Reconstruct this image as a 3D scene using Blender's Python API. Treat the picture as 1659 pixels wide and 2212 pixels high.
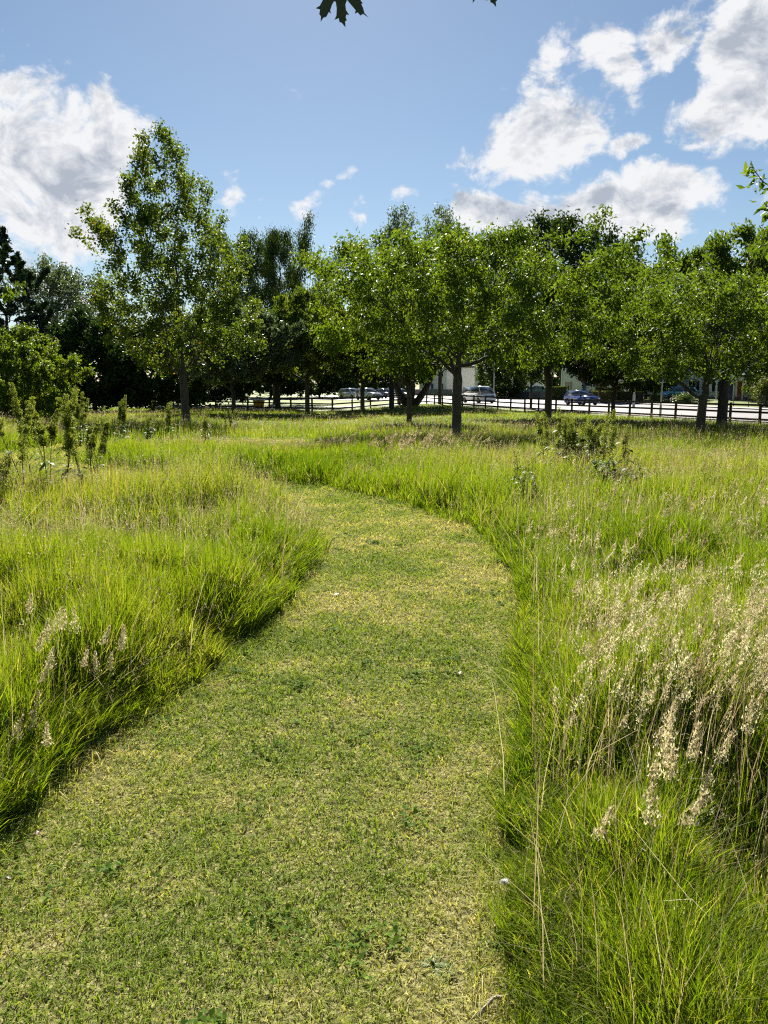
import bpy, bmesh, math, random
import numpy as np
from mathutils import Vector, Matrix

for o in list(bpy.data.objects):
    bpy.data.objects.remove(o)
scene = bpy.context.scene
C = scene.collection
R = math.radians

# ---------------------------------------------------------------- camera
CAMZ, PITCH, F = 1.6, R(9.27), 1661.3           # F in units of a 1659 x 2212 picture
cam_d = bpy.data.cameras.new('camera')
cam = bpy.data.objects.new('camera', cam_d); C.objects.link(cam); scene.camera = cam
cam.location = (0, 0, CAMZ); cam.rotation_euler = (R(90) - PITCH, 0, 0)
cam_d.sensor_fit = 'VERTICAL'; cam_d.sensor_height = 24.0
cam_d.lens = 24.0 * F / 2212.0
cam_d.clip_start = 0.05; cam_d.clip_end = 3000

# ---------------------------------------------------------------- light
SUN_EL, SUN_AZ = R(38), R(-5)                   # azimuth from +Y, towards +X positive
sun_d = bpy.data.lights.new('sun', 'SUN'); sun = bpy.data.objects.new('sun', sun_d); C.objects.link(sun)
sun_d.energy = 5.0; sun_d.angle = R(0.5); sun_d.color = (1.0, 0.95, 0.86)
sdir = Vector((math.sin(SUN_AZ) * math.cos(SUN_EL), math.cos(SUN_AZ) * math.cos(SUN_EL), math.sin(SUN_EL)))
sun.rotation_euler = (-sdir).to_track_quat('-Z', 'Y').to_euler(); sun.location = (0, 0, 60)

scene.view_settings.view_transform = 'Standard'; scene.view_settings.look = 'None'
scene.view_settings.exposure = 1.5; scene.view_settings.gamma = 1.0
scene.render.engine = 'CYCLES'
cy = scene.cycles
cy.max_bounces = 6; cy.diffuse_bounces = 3; cy.glossy_bounces = 2; cy.transmission_bounces = 4
cy.transparent_max_bounces = 8; cy.sample_clamp_indirect = 4.0; cy.caustics_reflective = False; cy.caustics_refractive = False
cy.use_denoising = False; cy.use_adaptive_sampling = True; cy.adaptive_threshold = 0.015
cy.filter_width = 1.2 if hasattr(cy, 'filter_width') else 1.5

def ray(u, v):
    t = -(v - 1106) / F; s = (u - 829.5) / F
    c, n = math.cos(PITCH), math.sin(PITCH)
    return Vector((s, c + n * t, -n + c * t))

# ---------------------------------------------------------------- world
world = bpy.data.worlds.new('World'); scene.world = world; world.use_nodes = True
nt = world.node_tree; N = nt.nodes; Lk = nt.links
for n in list(N): N.remove(n)
def nn(t, **k):
    n = N.new(t)
    for a, b in k.items(): setattr(n, a, b)
    return n
def mth(op, a, b=None, c=None, clamp=False):
    n = nn('ShaderNodeMath', operation=op, use_clamp=clamp)
    for i, q in enumerate((a, b, c)):
        if q is None: continue
        if isinstance(q, (int, float)): n.inputs[i].default_value = q
        else: Lk.new(q, n.inputs[i])
    return n.outputs[0]
def maprange(x, a, b, c=0.0, d=1.0, smooth=True):
    n = nn('ShaderNodeMapRange'); n.interpolation_type = 'SMOOTHSTEP' if smooth else 'LINEAR'
    Lk.new(x, n.inputs[0])
    for i, q in enumerate((a, b, c, d)): n.inputs[i + 1].default_value = q
    return n.outputs[0]
sky = nn('ShaderNodeTexSky', sky_type='NISHITA'); sky.sun_disc = False
sky.sun_elevation = SUN_EL; sky.sun_rotation = SUN_AZ; sky.altitude = 50
sky.air_density = 1.0; sky.dust_density = 0.15; sky.ozone_density = 1.8
tc = nn('ShaderNodeTexCoord'); sep = nn('ShaderNodeSeparateXYZ'); Lk.new(tc.outputs['Generated'], sep.inputs[0])
az = mth('ARCTAN2', sep.outputs[0], sep.outputs[1]); el = mth('ARCSINE', sep.outputs[2])
cmb = nn('ShaderNodeCombineXYZ'); Lk.new(az, cmb.inputs[0]); Lk.new(el, cmb.inputs[1])
# each cloud bank: where it stands in the sky (azimuth, elevation), its half-sizes, tilt and weight
def azel(u, v):
    d = ray(u, v).normalized()
    return math.atan2(d.x, d.y), math.asin(d.z)
BANKS = [(70, 340, 190, 120, 0, 1.15), (235, 285, 95, 62, 15, 1.1), (40, 190, 95, 42, 0, .95), (110, 460, 170, 80, 0, 1.1), (60, 570, 150, 60, 0, .8),
         (490, 415, 50, 45, 40, .75), (2, 120, 18, 30, 0, .7), (-200, 330, 200, 220, 0, 1.0), (190, 650, 60, 40, 0, .8),
         (1165, 290, 125, 95, 20, 1.05), (1190, 140, 42, 50, -10, .7), (1300, 120, 62, 110, 35, .85), (1430, 55, 85, 62, 10, .85),
         (1350, 210, 40, 60, 20, .6), (1355, 328, 62, 28, 0, .8), (1600, 235, 140, 85, 10, 1.2), (1640, 90, 95, 130, 0, 1.1), (1780, 230, 140, 160, 0, 1.1),
         (1270, 450, 290, 56, 0, 1.25), (1350, 492, 130, 40, 0, 1.05), (1050, 435, 90, 36, 0, 1.1), (1505, 440, 60, 26, 25, .6), (1005, 345, 52, 34, -15, .62),
         (870, 415, 42, 20, 12,  .70), (655, 448, 36, 28, 30,  .70), (775, 465, 36, 18, -10, .70), (637, 185, 20, 12, -30, .5),
         (755, 335, 16, 30, -10, .48), (300, 195, 42, 26, 10, .5), (970, 398, 40, 14, 10, .5), (745, 400, 32, 14, 0, .52), (1440, 150, 50, 22, 40, .42),
         (500, 540, 60, 26, 0, .6), (560, 420, 14, 8, 0, .45), (540, 480, 26, 10, 10, .45), (690, 410, 22, 10, -10, .45), (830, 428, 18, 8, 0, .45), (920, 375, 14, 9, 0, .45), (935, 408, 18, 9, 0, .5), (1060, 345, 22, 20, 0, .5), (1110, 150, 20, 8, 0, .4), (1400, 250, 30, 12, -20, .4), (350, 190, 14, 10, 0, .4), (75, 140, 12, 22, 0, .4)]
best = None
warp = nn('ShaderNodeTexNoise'); warp.inputs['Scale'].default_value = 9; warp.inputs['Detail'].default_value = 4
Lk.new(cmb.outputs[0], warp.inputs['Vector'])
wv = nn('ShaderNodeVectorMath', operation='SUBTRACT'); Lk.new(warp.outputs['Color'], wv.inputs[0]); wv.inputs[1].default_value = (.5, .5, .5)
ws = nn('ShaderNodeVectorMath', operation='SCALE'); Lk.new(wv.outputs[0], ws.inputs[0]); ws.inputs['Scale'].default_value = .10
wp = nn('ShaderNodeVectorMath', operation='ADD'); Lk.new(cmb.outputs[0], wp.inputs[0]); Lk.new(ws.outputs[0], wp.inputs[1])
for (u, v, rx, ry, rot, w) in BANKS:
    a, e = azel(u, v)
    m = nn('ShaderNodeMapping', vector_type='TEXTURE')
    m.inputs['Location'].default_value = (a, e, 0); m.inputs['Rotation'].default_value = (0, 0, R(rot))
    m.inputs['Scale'].default_value = (rx / F * 1.25, ry / F * 1.25, 1)
    Lk.new(wp.outputs[0], m.inputs['Vector'])
    ln = nn('ShaderNodeVectorMath', operation='LENGTH'); Lk.new(m.outputs[0], ln.inputs[0])
    d = mth('MULTIPLY', maprange(ln.outputs['Value'], 1.35, 0.15), w)
    best = d if best is None else mth('MAXIMUM', best, d)
def fbm(scale, off=(0, 0, 0), detail=9, rough=.58, dist=.0):
    mp = nn('ShaderNodeMapping'); mp.inputs['Location'].default_value = off
    mp.inputs['Scale'].default_value = (1, 1.25, 1); Lk.new(cmb.outputs[0], mp.inputs['Vector'])
    t = nn('ShaderNodeTexNoise'); t.inputs['Scale'].default_value = scale; t.inputs['Detail'].default_value = detail
    t.inputs['Roughness'].default_value = rough; t.inputs['Distortion'].default_value = dist
    Lk.new(mp.outputs[0], t.inputs['Vector']); return t.outputs['Fac']
n1 = fbm(13, dist=.5, rough=.62); n2 = fbm(13, (.008, -.024, 0), dist=.5, rough=.62); n3 = fbm(42, (2, 1, 0), 8, .65, .3)
dens = mth('ADD', mth('ADD', best, mth('MULTIPLY', mth('SUBTRACT', n1, .5), 1.9)), mth('MULTIPLY', mth('SUBTRACT', n3, .5), .85))
cover = maprange(dens, .44, .86)
relief = mth('MULTIPLY', mth('SUBTRACT', n1, n2), 3.8)
thick = maprange(dens, .72, 1.35)
lit = mth('ADD', mth('SUBTRACT', 1.0, mth('MULTIPLY', thick, .52)), relief, clamp=True)
cr = nn('ShaderNodeValToRGB'); cr.color_ramp.elements[0].position = .25; cr.color_ramp.elements[0].color = (.46, .51, .60, 1)
cr.color_ramp.elements[1].position = 1.0; cr.color_ramp.elements[1].color = (.93, .94, .96, 1)
Lk.new(lit, cr.inputs[0])
cs = nn('ShaderNodeVectorMath', operation='SCALE'); Lk.new(cr.outputs[0], cs.inputs[0]); cs.inputs['Scale'].default_value = 6.9
# sky tone: a little softer than the pure clear-air model
hs = nn('ShaderNodeHueSaturation'); hs.inputs['Hue'].default_value = .497; hs.inputs['Saturation'].default_value = 1.0; hs.inputs['Value'].default_value = .66
Lk.new(sky.outputs[0], hs.inputs['Color'])
mx = nn('ShaderNodeMix', data_type='RGBA'); Lk.new(cover, mx.inputs['Factor']); Lk.new(hs.outputs[0], mx.inputs['A']); Lk.new(cs.outputs[0], mx.inputs['B'])
bg = nn('ShaderNodeBackground'); bg.inputs['Strength'].default_value = 0.05; Lk.new(mx.outputs['Result'], bg.inputs['Color'])
wo = nn('ShaderNodeOutputWorld'); Lk.new(bg.outputs[0], wo.inputs[0])

# ---------------------------------------------------------------- numeric helpers
rng = np.random.default_rng(7); random.seed(7)
def S(a, b, x):
    t = np.clip((np.asarray(x, float) - a) / (b - a), 0, 1); return t * t * (3 - 2 * t)
FD = np.array([-.37, .93]); FN = np.array([.93, .37]); FO = np.array([22., 45.])   # fence direction, normal, origin
def offs(x, y): return (x - FO[0]) * FN[0] + (y - FO[1]) * FN[1]
_H = {}
def vnoise(x, y, scale, seed=0):
    if seed not in _H: _H[seed] = np.random.default_rng(100 + seed).random((64, 64))
    g = _H[seed]; X = np.asarray(x, float) * scale + 17.3; Y = np.asarray(y, float) * scale + 5.1
    xi = np.floor(X).astype(int); yi = np.floor(Y).astype(int); fx = X - xi; fy = Y - yi
    fx = fx * fx * (3 - 2 * fx); fy = fy * fy * (3 - 2 * fy)
    a = g[xi % 64, yi % 64]; b = g[(xi + 1) % 64, yi % 64]; c = g[xi % 64, (yi + 1) % 64]; d = g[(xi + 1) % 64, (yi + 1) % 64]
    return (a * (1 - fx) + b * fx) * (1 - fy) + (c * (1 - fx) + d * fx) * fy
def fnoise(x, y, scale, seed=0):
    return (vnoise(x, y, scale, seed) + .5 * vnoise(x, y, scale * 2.1, seed + 1) + .25 * vnoise(x, y, scale * 4.3, seed + 2)) / 1.75
def tz(x, y):
    x = np.asarray(x, float); y = np.asarray(y, float)
    z = -.6 * S(8, 42, y) + .4 * S(62, 110, y) + .34 * S(1, 13, -x) * S(8, 24, y) * (1 - S(45, 70, y))
    z = z + .4 * S(26, 34, offs(x, y)) * S(60, 75, y)
    return z
def gp(u, v):
    d = ray(u, v); t = .5
    while t < 400:
        p = Vector((0, 0, CAMZ)) + d * t
        if p.z <= float(tz(p.x, p.y)): return np.array([p.x, p.y])
        t += .02 + t * .002
    return np.array([p.x, p.y])
def ux(u, y, z=0.0):            # world x of picture column u at ground distance y and height z
    dep = y * math.cos(PITCH) - (z - CAMZ) * math.sin(PITCH)
    return (u - 829.5) / F * dep
def vz(v, y):                   # world height of picture row v at ground distance y
    d = ray(829.5, v); return CAMZ + d.z / d.y * y

# ---------------------------------------------------------------- mesh helpers
def mesh_np(name, V, Fc, mat=None, attrs=None, smooth=False, parent=None):
    V = np.asarray(V, np.float32); me = bpy.data.meshes.new(name)
    k = Fc.shape[1]; nf = len(Fc)
    me.vertices.add(len(V)); me.vertices.foreach_set('co', V.ravel())
    me.loops.add(nf * k); me.loops.foreach_set('vertex_index', Fc.astype(np.int32).ravel())
    me.polygons.add(nf); me.polygons.foreach_set('loop_start', np.arange(0, nf * k, k, dtype=np.int32))
    me.update(calc_edges=True)
    if smooth: me.polygons.foreach_set('use_smooth', np.ones(nf, bool))
    for a, d in (attrs or {}).items():
        at = me.attributes.new(a, 'FLOAT', 'POINT'); at.data.foreach_set('value', np.asarray(d, np.float32).ravel())
    if mat: me.materials.append(mat)
    o = bpy.data.objects.new(name, me); C.objects.link(o)
    if parent is not None: o.parent = parent
    return o
def tag(o, label=None, cat=None, group=None, kind=None):
    if label: o['label'] = label
    if cat: o['category'] = cat
    if group: o['group'] = group
    if kind: o['kind'] = kind
    return o
def empty(name, loc=(0, 0, 0), rz=0):
    o = bpy.data.objects.new(name, None); C.objects.link(o); o.location = loc; o.rotation_euler = (0, 0, rz); o.empty_display_size = .2
    return o
def copy_tree(o, parent=None):
    c = o.copy(); C.objects.link(c)
    if parent is not None: c.parent = parent
    for ch in list(o.children): copy_tree(ch, c)
    return c
class MB:
    def __init__(s): s.bm = bmesh.new()
    def box(s, x0, x1, y0, y1, z0, z1, m=None):
        vs = [s.bm.verts.new((x, y, z)) for x in (x0, x1) for y in (y0, y1) for z in (z0, z1)]
        for f in ((0, 1, 3, 2), (4, 6, 7, 5), (0, 4, 5, 1), (2, 3, 7, 6), (0, 2, 6, 4), (1, 5, 7, 3)): s.bm.faces.new([vs[i] for i in f])
        if m is not None: bmesh.ops.transform(s.bm, matrix=m, verts=vs)
        return s
    def prism(s, pts, y0, y1, taper=None, m=None):      # pts (x,z) outline; taper(x,z)->width factor
        a = []; b = []
        for (x, z) in pts:
            t = taper(x, z) if taper else 1
            a.append(s.bm.verts.new((x, y0 * t, z))); b.append(s.bm.verts.new((x, y1 * t, z)))
        n = len(pts)
        s.bm.faces.new(a); s.bm.faces.new(b[::-1])
        for i in range(n): s.bm.faces.new((a[i], b[i], b[(i + 1) % n], a[(i + 1) % n]))
        if m is not None: bmesh.ops.transform(s.bm, matrix=m, verts=a + b)
        return s
    def cyl(s, p, q, r0, r1=None, k=12, caps=True):
        p = Vector(p); q = Vector(q); r1 = r0 if r1 is None else r1
        d = (q - p); mt = d.to_track_quat('Z', 'Y').to_matrix().to_4x4(); mt.translation = p; L = d.length
        A = [s.bm.verts.new(mt @ Vector((r0 * math.cos(2 * math.pi * i / k), r0 * math.sin(2 * math.pi * i / k), 0))) for i in range(k)]
        B = [s.bm.verts.new(mt @ Vector((r1 * math.cos(2 * math.pi * i / k), r1 * math.sin(2 * math.pi * i / k), L))) for i in range(k)]
        for i in range(k): s.bm.faces.new((A[i], A[(i + 1) % k], B[(i + 1) % k], B[i]))
        if caps: s.bm.faces.new(A[::-1]); s.bm.faces.new(B)
        return s
    def lathe(s, prof, k=16, axis='Z', m=None):          # prof (r,z)
        rings = []
        for (r, z) in prof:
            rings.append([s.bm.verts.new((r * math.cos(2 * math.pi * i / k), r * math.sin(2 * math.pi * i / k), z)) for i in range(k)])
        for a, b in zip(rings, rings[1:]):
            for i in range(k): s.bm.faces.new((a[i], a[(i + 1) % k], b[(i + 1) % k], b[i]))
        s.bm.faces.new(rings[0][::-1]); s.bm.faces.new(rings[-1])
        if m is not None: bmesh.ops.transform(s.bm, matrix=m, verts=[v for r_ in rings for v in r_])
        return s
    def bevel(s, w, ang=25, seg=2):
        bmesh.ops.recalc_face_normals(s.bm, faces=s.bm.faces)
        es = [e for e in s.bm.edges if len(e.link_faces) == 2 and e.calc_face_angle(0) > R(ang)]
        bmesh.ops.bevel(s.bm, geom=es, offset=w, segments=seg, affect='EDGES', clamp_overlap=True)
        return s
    def build(s, name, mat, parent=None, smooth=False):
        bmesh.ops.recalc_face_normals(s.bm, faces=s.bm.faces)
        me = bpy.data.meshes.new(name); s.bm.to_mesh(me); s.bm.free()
        if smooth:
            for p in me.polygons: p.use_smooth = True
        me.materials.append(mat); o = bpy.data.objects.new(name, me); C.objects.link(o)
        if parent is not None: o.parent = parent
        return o

# ---------------------------------------------------------------- materials
def newmat(name):
    m = bpy.data.materials.new(name); m.use_nodes = True; t = m.node_tree
    for n in list(t.nodes): t.nodes.remove(n)
    return m, t
def mat_plain(name, col, rough=.6, metal=0, var=.12, scale=6, bump=0.0, coat=0, spec=.5, col2=None):
    m, t = newmat(name); n = t.nodes; l = t.links
    b = n.new('ShaderNodeBsdfPrincipled'); o = n.new('ShaderNodeOutputMaterial'); l.new(b.outputs[0], o.inputs[0])
    c = n.new('ShaderNodeTexCoord'); z = n.new('ShaderNodeTexNoise'); z.inputs['Scale'].default_value = scale; z.inputs['Detail'].default_value = 6
    l.new(c.outputs['Object'], z.inputs['Vector'])
    r = n.new('ShaderNodeValToRGB'); r.color_ramp.elements[0].position = .3; r.color_ramp.elements[1].position = .7
    a = col; d = col2 or tuple(min(1, x * (1 + var)) for x in col)
    r.color_ramp.elements[0].color = (*[x * (1 - var) for x in a], 1); r.color_ramp.elements[1].color = (*d, 1)
    l.new(z.outputs['Fac'], r.inputs[0]); l.new(r.outputs[0], b.inputs['Base Color'])
    b.inputs['Roughness'].default_value = rough; b.inputs['Metallic'].default_value = metal
    b.inputs['Specular IOR Level'].default_value = spec; b.inputs['Coat Weight'].default_value = coat; b.inputs['Coat Roughness'].default_value = .05
    if bump:
        u = n.new('ShaderNodeBump'); u.inputs['Strength'].default_value = bump; u.inputs['Distance'].default_value = .03
        l.new(z.outputs['Fac'], u.inputs['Height']); l.new(u.outputs[0], b.inputs['Normal'])
    return m
def mat_leaf(name, stops, trans=.45, tcol=(1.5, 1.35, .5), rough=.45, spec=.5, attr='tint'):
    """stops: list of (pos, rgb) on a per-leaf random value"""
    m, t = newmat(name); n = t.nodes; l = t.links
    a = n.new('ShaderNodeAttribute'); a.attribute_name = attr
    r = n.new('ShaderNodeValToRGB'); els = r.color_ramp.elements
    while len(els) < len(stops): els.new(.5)
    for e, (p, c) in zip(els, stops): e.position = p; e.color = (*c, 1)
    l.new(a.outputs['Fac'], r.inputs[0])
    b = n.new('ShaderNodeBsdfPrincipled'); b.inputs['Roughness'].default_value = rough; b.inputs['Specular IOR Level'].default_value = spec
    l.new(r.outputs[0], b.inputs['Base Color'])
    tr = n.new('ShaderNodeBsdfTranslucent'); mu = n.new('ShaderNodeMix'); mu.data_type = 'RGBA'; mu.blend_type = 'MULTIPLY'; mu.inputs['Factor'].default_value = 1
    l.new(r.outputs[0], mu.inputs['A']); mu.inputs['B'].default_value = (*tcol, 1); l.new(mu.outputs['Result'], tr.inputs['Color'])
    s = n.new('ShaderNodeMixShader'); s.inputs[0].default_value = trans
    l.new(b.outputs[0], s.inputs[1]); l.new(tr.outputs[0], s.inputs[2])
    o = n.new('ShaderNodeOutputMaterial'); l.new(s.outputs[0], o.inputs[0])
    return m
def mat_bark(name, c0, c1, scale=9):
    m, t = newmat(name); n = t.nodes; l = t.links
    b = n.new('ShaderNodeBsdfPrincipled'); o = n.new('ShaderNodeOutputMaterial'); l.new(b.outputs[0], o.inputs[0]); b.inputs['Roughness'].default_value = .85
    c = n.new('ShaderNodeTexCoord'); mp = n.new('ShaderNodeMapping'); mp.inputs['Scale'].default_value = (1, 1, .35); l.new(c.outputs['Object'], mp.inputs[0])
    z = n.new('ShaderNodeTexNoise'); z.inputs['Scale'].default_value = scale; z.inputs['Detail'].default_value = 8; z.inputs['Roughness'].default_value = .65
    l.new(mp.outputs[0], z.inputs['Vector'])
    r = n.new('ShaderNodeValToRGB'); r.color_ramp.elements[0].position = .35; r.color_ramp.elements[1].position = .65
    r.color_ramp.elements[0].color = (*c0, 1); r.color_ramp.elements[1].color = (*c1, 1)
    l.new(z.outputs['Fac'], r.inputs[0]); l.new(r.outputs[0], b.inputs['Base Color'])
    u = n.new('ShaderNodeBump'); u.inputs['Strength'].default_value = .8; u.inputs['Distance'].default_value = .04
    l.new(z.outputs['Fac'], u.inputs['Height']); l.new(u.outputs[0], b.inputs['Normal'])
    return m
M = {}
M['bark'] = mat_bark('bark_grey_brown', (.03, .024, .018), (.095, .078, .06))
M['bark_dark'] = mat_bark('bark_dark', (.025, .02, .016), (.07, .058, .045))
M['bark_birch'] = mat_bark('bark_birch', (.10, .09, .08), (.55, .52, .48), 5)
M['leaf_maple'] = mat_leaf('leaf_maple', [(0, (.045, .085, .012)), (.55, (.085, .135, .016)), (.9, (.16, .19, .025)), (1, (.19, .11, .04))], .5, spec=.3, rough=.5)
M['leaf_cherry'] = mat_leaf('leaf_cherry', [(0, (.05, .090, .014)), (.6, (.10, .155, .018)), (1, (.20, .24, .035))], .5, rough=.5, spec=.2, tcol=(1.45, 1.4, .4))
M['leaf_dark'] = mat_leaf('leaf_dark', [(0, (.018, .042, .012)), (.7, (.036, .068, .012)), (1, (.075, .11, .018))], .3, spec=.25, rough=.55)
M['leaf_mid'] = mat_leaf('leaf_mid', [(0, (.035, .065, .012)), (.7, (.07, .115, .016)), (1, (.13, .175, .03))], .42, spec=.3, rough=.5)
M['leaf_silver'] = mat_leaf('leaf_silver', [(0, (.06, .085, .05)), (.6, (.10, .13, .07)), (1, (.19, .23, .14))], .35, tcol=(1.2, 1.3, .6))
M['leaf_purple'] = mat_leaf('leaf_purple', [(0, (.03, .014, .012)), (1, (.06, .035, .02))], .25, tcol=(1.4, .7, .5))
M['leaf_conifer'] = mat_leaf('leaf_conifer', [(0, (.012, .03, .012)), (.8, (.022, .05, .016)), (1, (.05, .075, .02))], .15)
M['leaf_hedge'] = mat_leaf('leaf_hedge', [(0, (.05, .07, .012)), (.7, (.10, .13, .018)), (1, (.20, .21, .03))], .35)
M['dock_leaf'] = mat_leaf('dock_leaf', [(0, (.05, .10, .015)), (.7, (.10, .17, .02)), (1, (.17, .24, .03))], .46, rough=.55, spec=.22)
M['clover'] = mat_leaf('clover_leaf', [(0, (.05, .11, .015)), (.7, (.10, .18, .02)), (1, (.17, .25, .03))], .4, rough=.7, spec=.08)
M['dock_seed'] = mat_leaf('dock_seed', [(0, (.06, .09, .02)), (.6, (.14, .19, .035)), (1, (.26, .30, .08))], .5, spec=.2, rough=.6)
M['grass'] = mat_leaf('grass_blade', [(0, (.062, .112, .010)), (.35, (.125, .19, .012)), (.65, (.185, .235, .020)), (.82, (.24, .25, .06)), (1, (.36, .31, .16))], .5, tcol=(1.4, 1.42, .35), rough=.6, spec=.18)
M['lawn'] = mat_leaf('mown_blade', [(0, (.11, .18, .02)), (.4, (.20, .275, .035)), (.62, (.32, .335, .085)), (.8, (.42, .39, .17)), (1, (.58, .51, .30))], .42, tcol=(1.3, 1.25, .5), rough=.75, spec=.08)
M['seed'] = mat_leaf('seed_panicle', [(0, (.17, .10, .07)), (.35, (.30, .22, .14)), (.7, (.58, .51, .34)), (1, (.76, .72, .54))], .4, tcol=(1.1, 1.05, .8), rough=.7, spec=.2)
M['yellow'] = mat_leaf('petal_yellow', [(0, (.50, .33, .0)), (1, (.62, .42, .0))], .3, tcol=(1, .9, .2), spec=.0)
M['white_petal'] = mat_leaf('petal_white', [(0, (.7, .7, .62)), (1, (.85, .84, .8))], .3, tcol=(1, 1, 1))
M['rose'] = mat_leaf('petal_rose', [(0, (.75, .25, .18)), (.5, (.8, .6, .5)), (1, (.85, .8, .7))], .3, tcol=(1, 1, 1))
M['fence'] = mat_plain('fence_timber', (.035, .026, .020), .8, scale=12, var=.35, bump=.4)
M['fence_top'] = mat_plain('weathered_rail', (.16, .14, .115), .8, scale=12, var=.3, bump=.3)
M['white_wall'] = mat_plain('white_render', (.70, .68, .68), .9, scale=.6, var=.04)
M['roof'] = mat_plain('roof_tile', (.12, .085, .07), .85, scale=5, var=.3, bump=.4)
M['frame_white'] = mat_plain('white_frame', (.75, .75, .74), .4, scale=4, var=.04)
M['glass'] = mat_plain('window_glass', (.03, .035, .04), .06, scale=2, var=.2, spec=.8)
M['car_glass'] = mat_plain('car_glass', (.035, .045, .05), .04, scale=2, var=.1, spec=.9, coat=1)
M['tyre'] = mat_plain('tyre_rubber', (.018, .018, .018), .85, var=.1)
M['rim'] = mat_plain('alloy_rim', (.35, .35, .36), .3, metal=.9, var=.05)
M['black_trim'] = mat_plain('black_trim', (.02, .02, .022), .5, var=.1)
M['lamp_glass'] = mat_plain('headlamp_glass', (.7, .72, .75), .08, var=.05, coat=1)
M['red_lamp'] = mat_plain('tail_lamp', (.4, .02, .02), .2, var=.05, coat=1)
M['plate'] = mat_plain('number_plate', (.75, .75, .7), .5, var=.03)
M['steel'] = mat_plain('galvanised_steel', (.42, .43, .43), .45, metal=.5, var=.1)
M['sign_blue'] = mat_plain('sign_blue', (.012, .07, .42), .4, var=.05)
M['sign_white'] = mat_plain('sign_white', (.82, .82, .82), .4, var=.03)
M['grit_yellow'] = mat_plain('bin_yellow', (.85, .36, .01), .45, var=.06)
M['grit_white'] = mat_plain('bag_white', (.85, .82, .70), .6, var=.08, bump=.3)
M['grey_fence'] = mat_plain('slate_grey_panel', (.075, .085, .10), .7, var=.15, scale=8)
M['green_fence'] = mat_plain('dark_green_panel', (.03, .055, .045), .7, var=.2, scale=8)
M['brown_wall'] = mat_plain('brown_block_wall', (.16, .125, .11), .9, var=.2, scale=6, bump=.4)
M['black_metal'] = mat_plain('black_railing', (.02, .022, .024), .5, var=.1)
M['door_red'] = mat_plain('door_red_brown', (.18, .035, .025), .5, var=.15)
M['door_blue'] = mat_plain('door_navy', (.03, .04, .13), .5, var=.15)
M['oak'] = mat_leaf('oak_leaf', [(0, (.035, .055, .012)), (1, (.075, .08, .02))], .25, tcol=(1.3, 1.0, .4))
M['stick'] = mat_bark('dry_stick', (.22, .18, .13), (.5, .44, .34), 20)
M['litter'] = mat_leaf('dry_leaf', [(0, (.10, .055, .03)), (1, (.3, .2, .11))], .2, tcol=(1, .8, .6))
M['clipping'] = mat_leaf('straw', [(0, (.38, .33, .16)), (1, (.62, .55, .36))], .2, tcol=(1, 1, .8))

# ---------------------------------------------------------------- mown path outline (plan view)
Lp = [np.array([-1.5, -3.0]), np.array([-1.45, 1.6])] + [gp(*p) for p in [(95, 1705), (185, 1625), (300, 1555), (395, 1502), (475, 1440), (555, 1365), (612, 1325), (645, 1262), (690, 1195)]]
Lp += [np.array(p) for p in [(-.75, 8.4), (-1.1, 9.8), (-1.8, 11.0), (-3.2, 12.2), (-6.0, 13.0), (-8.6, 15), (-9.0, 19), (-7.8, 23.5), (-5.4, 26.8), (-3.6, 29.5)]]
Rp = [np.array([.33, -3.0])] + [gp(*p) for p in [(1125, 2212), (1112, 2000), (1115, 1700), (1122, 1500), (1128, 1350), (1108, 1262), (1078, 1204), (1045, 1163), (1000, 1140), (900, 1102), (800, 1076), (700, 1057), (620, 1048), (540, 1037)]]
Rp += [np.array(p) for p in [(-3.6, 14.2), (-5.6, 15.0), (-6.7, 16.6), (-7.0, 19), (-6.0, 21.8), (-3.6, 24.8), (-2.0, 28.5)]]
POLY = np.array(Lp + Rp[::-1])
SEG_A = np.array(Lp[:-1] + Rp[:-1]); SEG_B = np.array(Lp[1:] + Rp[1:])
def in_path(x, y, rough=True):
    ins = np.zeros(len(x), bool); n = len(POLY)
    for i in range(n):
        x0, y0 = POLY[i]; x1, y1 = POLY[(i + 1) % n]
        c = ((y0 > y) != (y1 > y)); xx = (x1 - x0) * (y - y0) / ((y1 - y0) if y1 != y0 else 1e-9) + x0
        ins ^= c & (x < xx)
    if rough:
        e = edge_dist(x, y) * np.where(ins, 1, -1)
        ins = e + .20 * (fnoise(x, y, 2.6, 120) - .55) + .07 * (vnoise(x, y, 11, 125) - .5) > 0
    return ins
def edge_dist(x, y):
    best = np.full(len(x), 1e9)
    for a, b in zip(SEG_A, SEG_B):
        d = b - a; L2 = d @ d
        t = np.clip(((x - a[0]) * d[0] + (y - a[1]) * d[1]) / L2, 0, 1)
        best = np.minimum(best, np.hypot(x - a[0] - t * d[0], y - a[1] - t * d[1]))
    return best
# the fence line in plan, from picture column (of 3024) and distance
def fence_y(px):
    if px >= 1680: return 1 / (.01136 + (px - 1680) * 8.27e-6)
    if px >= 1308: return 66 + (px - 1308) / 372 * 22
    return 66 + (1308 - px) / 332 * 6
def field_ok(x, y):             # inside the meadow (near side of the fence)
    px = 1512 + 3028 * x / np.maximum(y, .5)
    lim = np.where(px >= 1680, 1 / np.maximum(.004, .01136 + (px - 1680) * 8.27e-6), np.where(px >= 1308, 66 + (px - 1308) / 372 * 22, 66 + (1308 - px) / 332 * 6))
    return y < lim - .4

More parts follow.
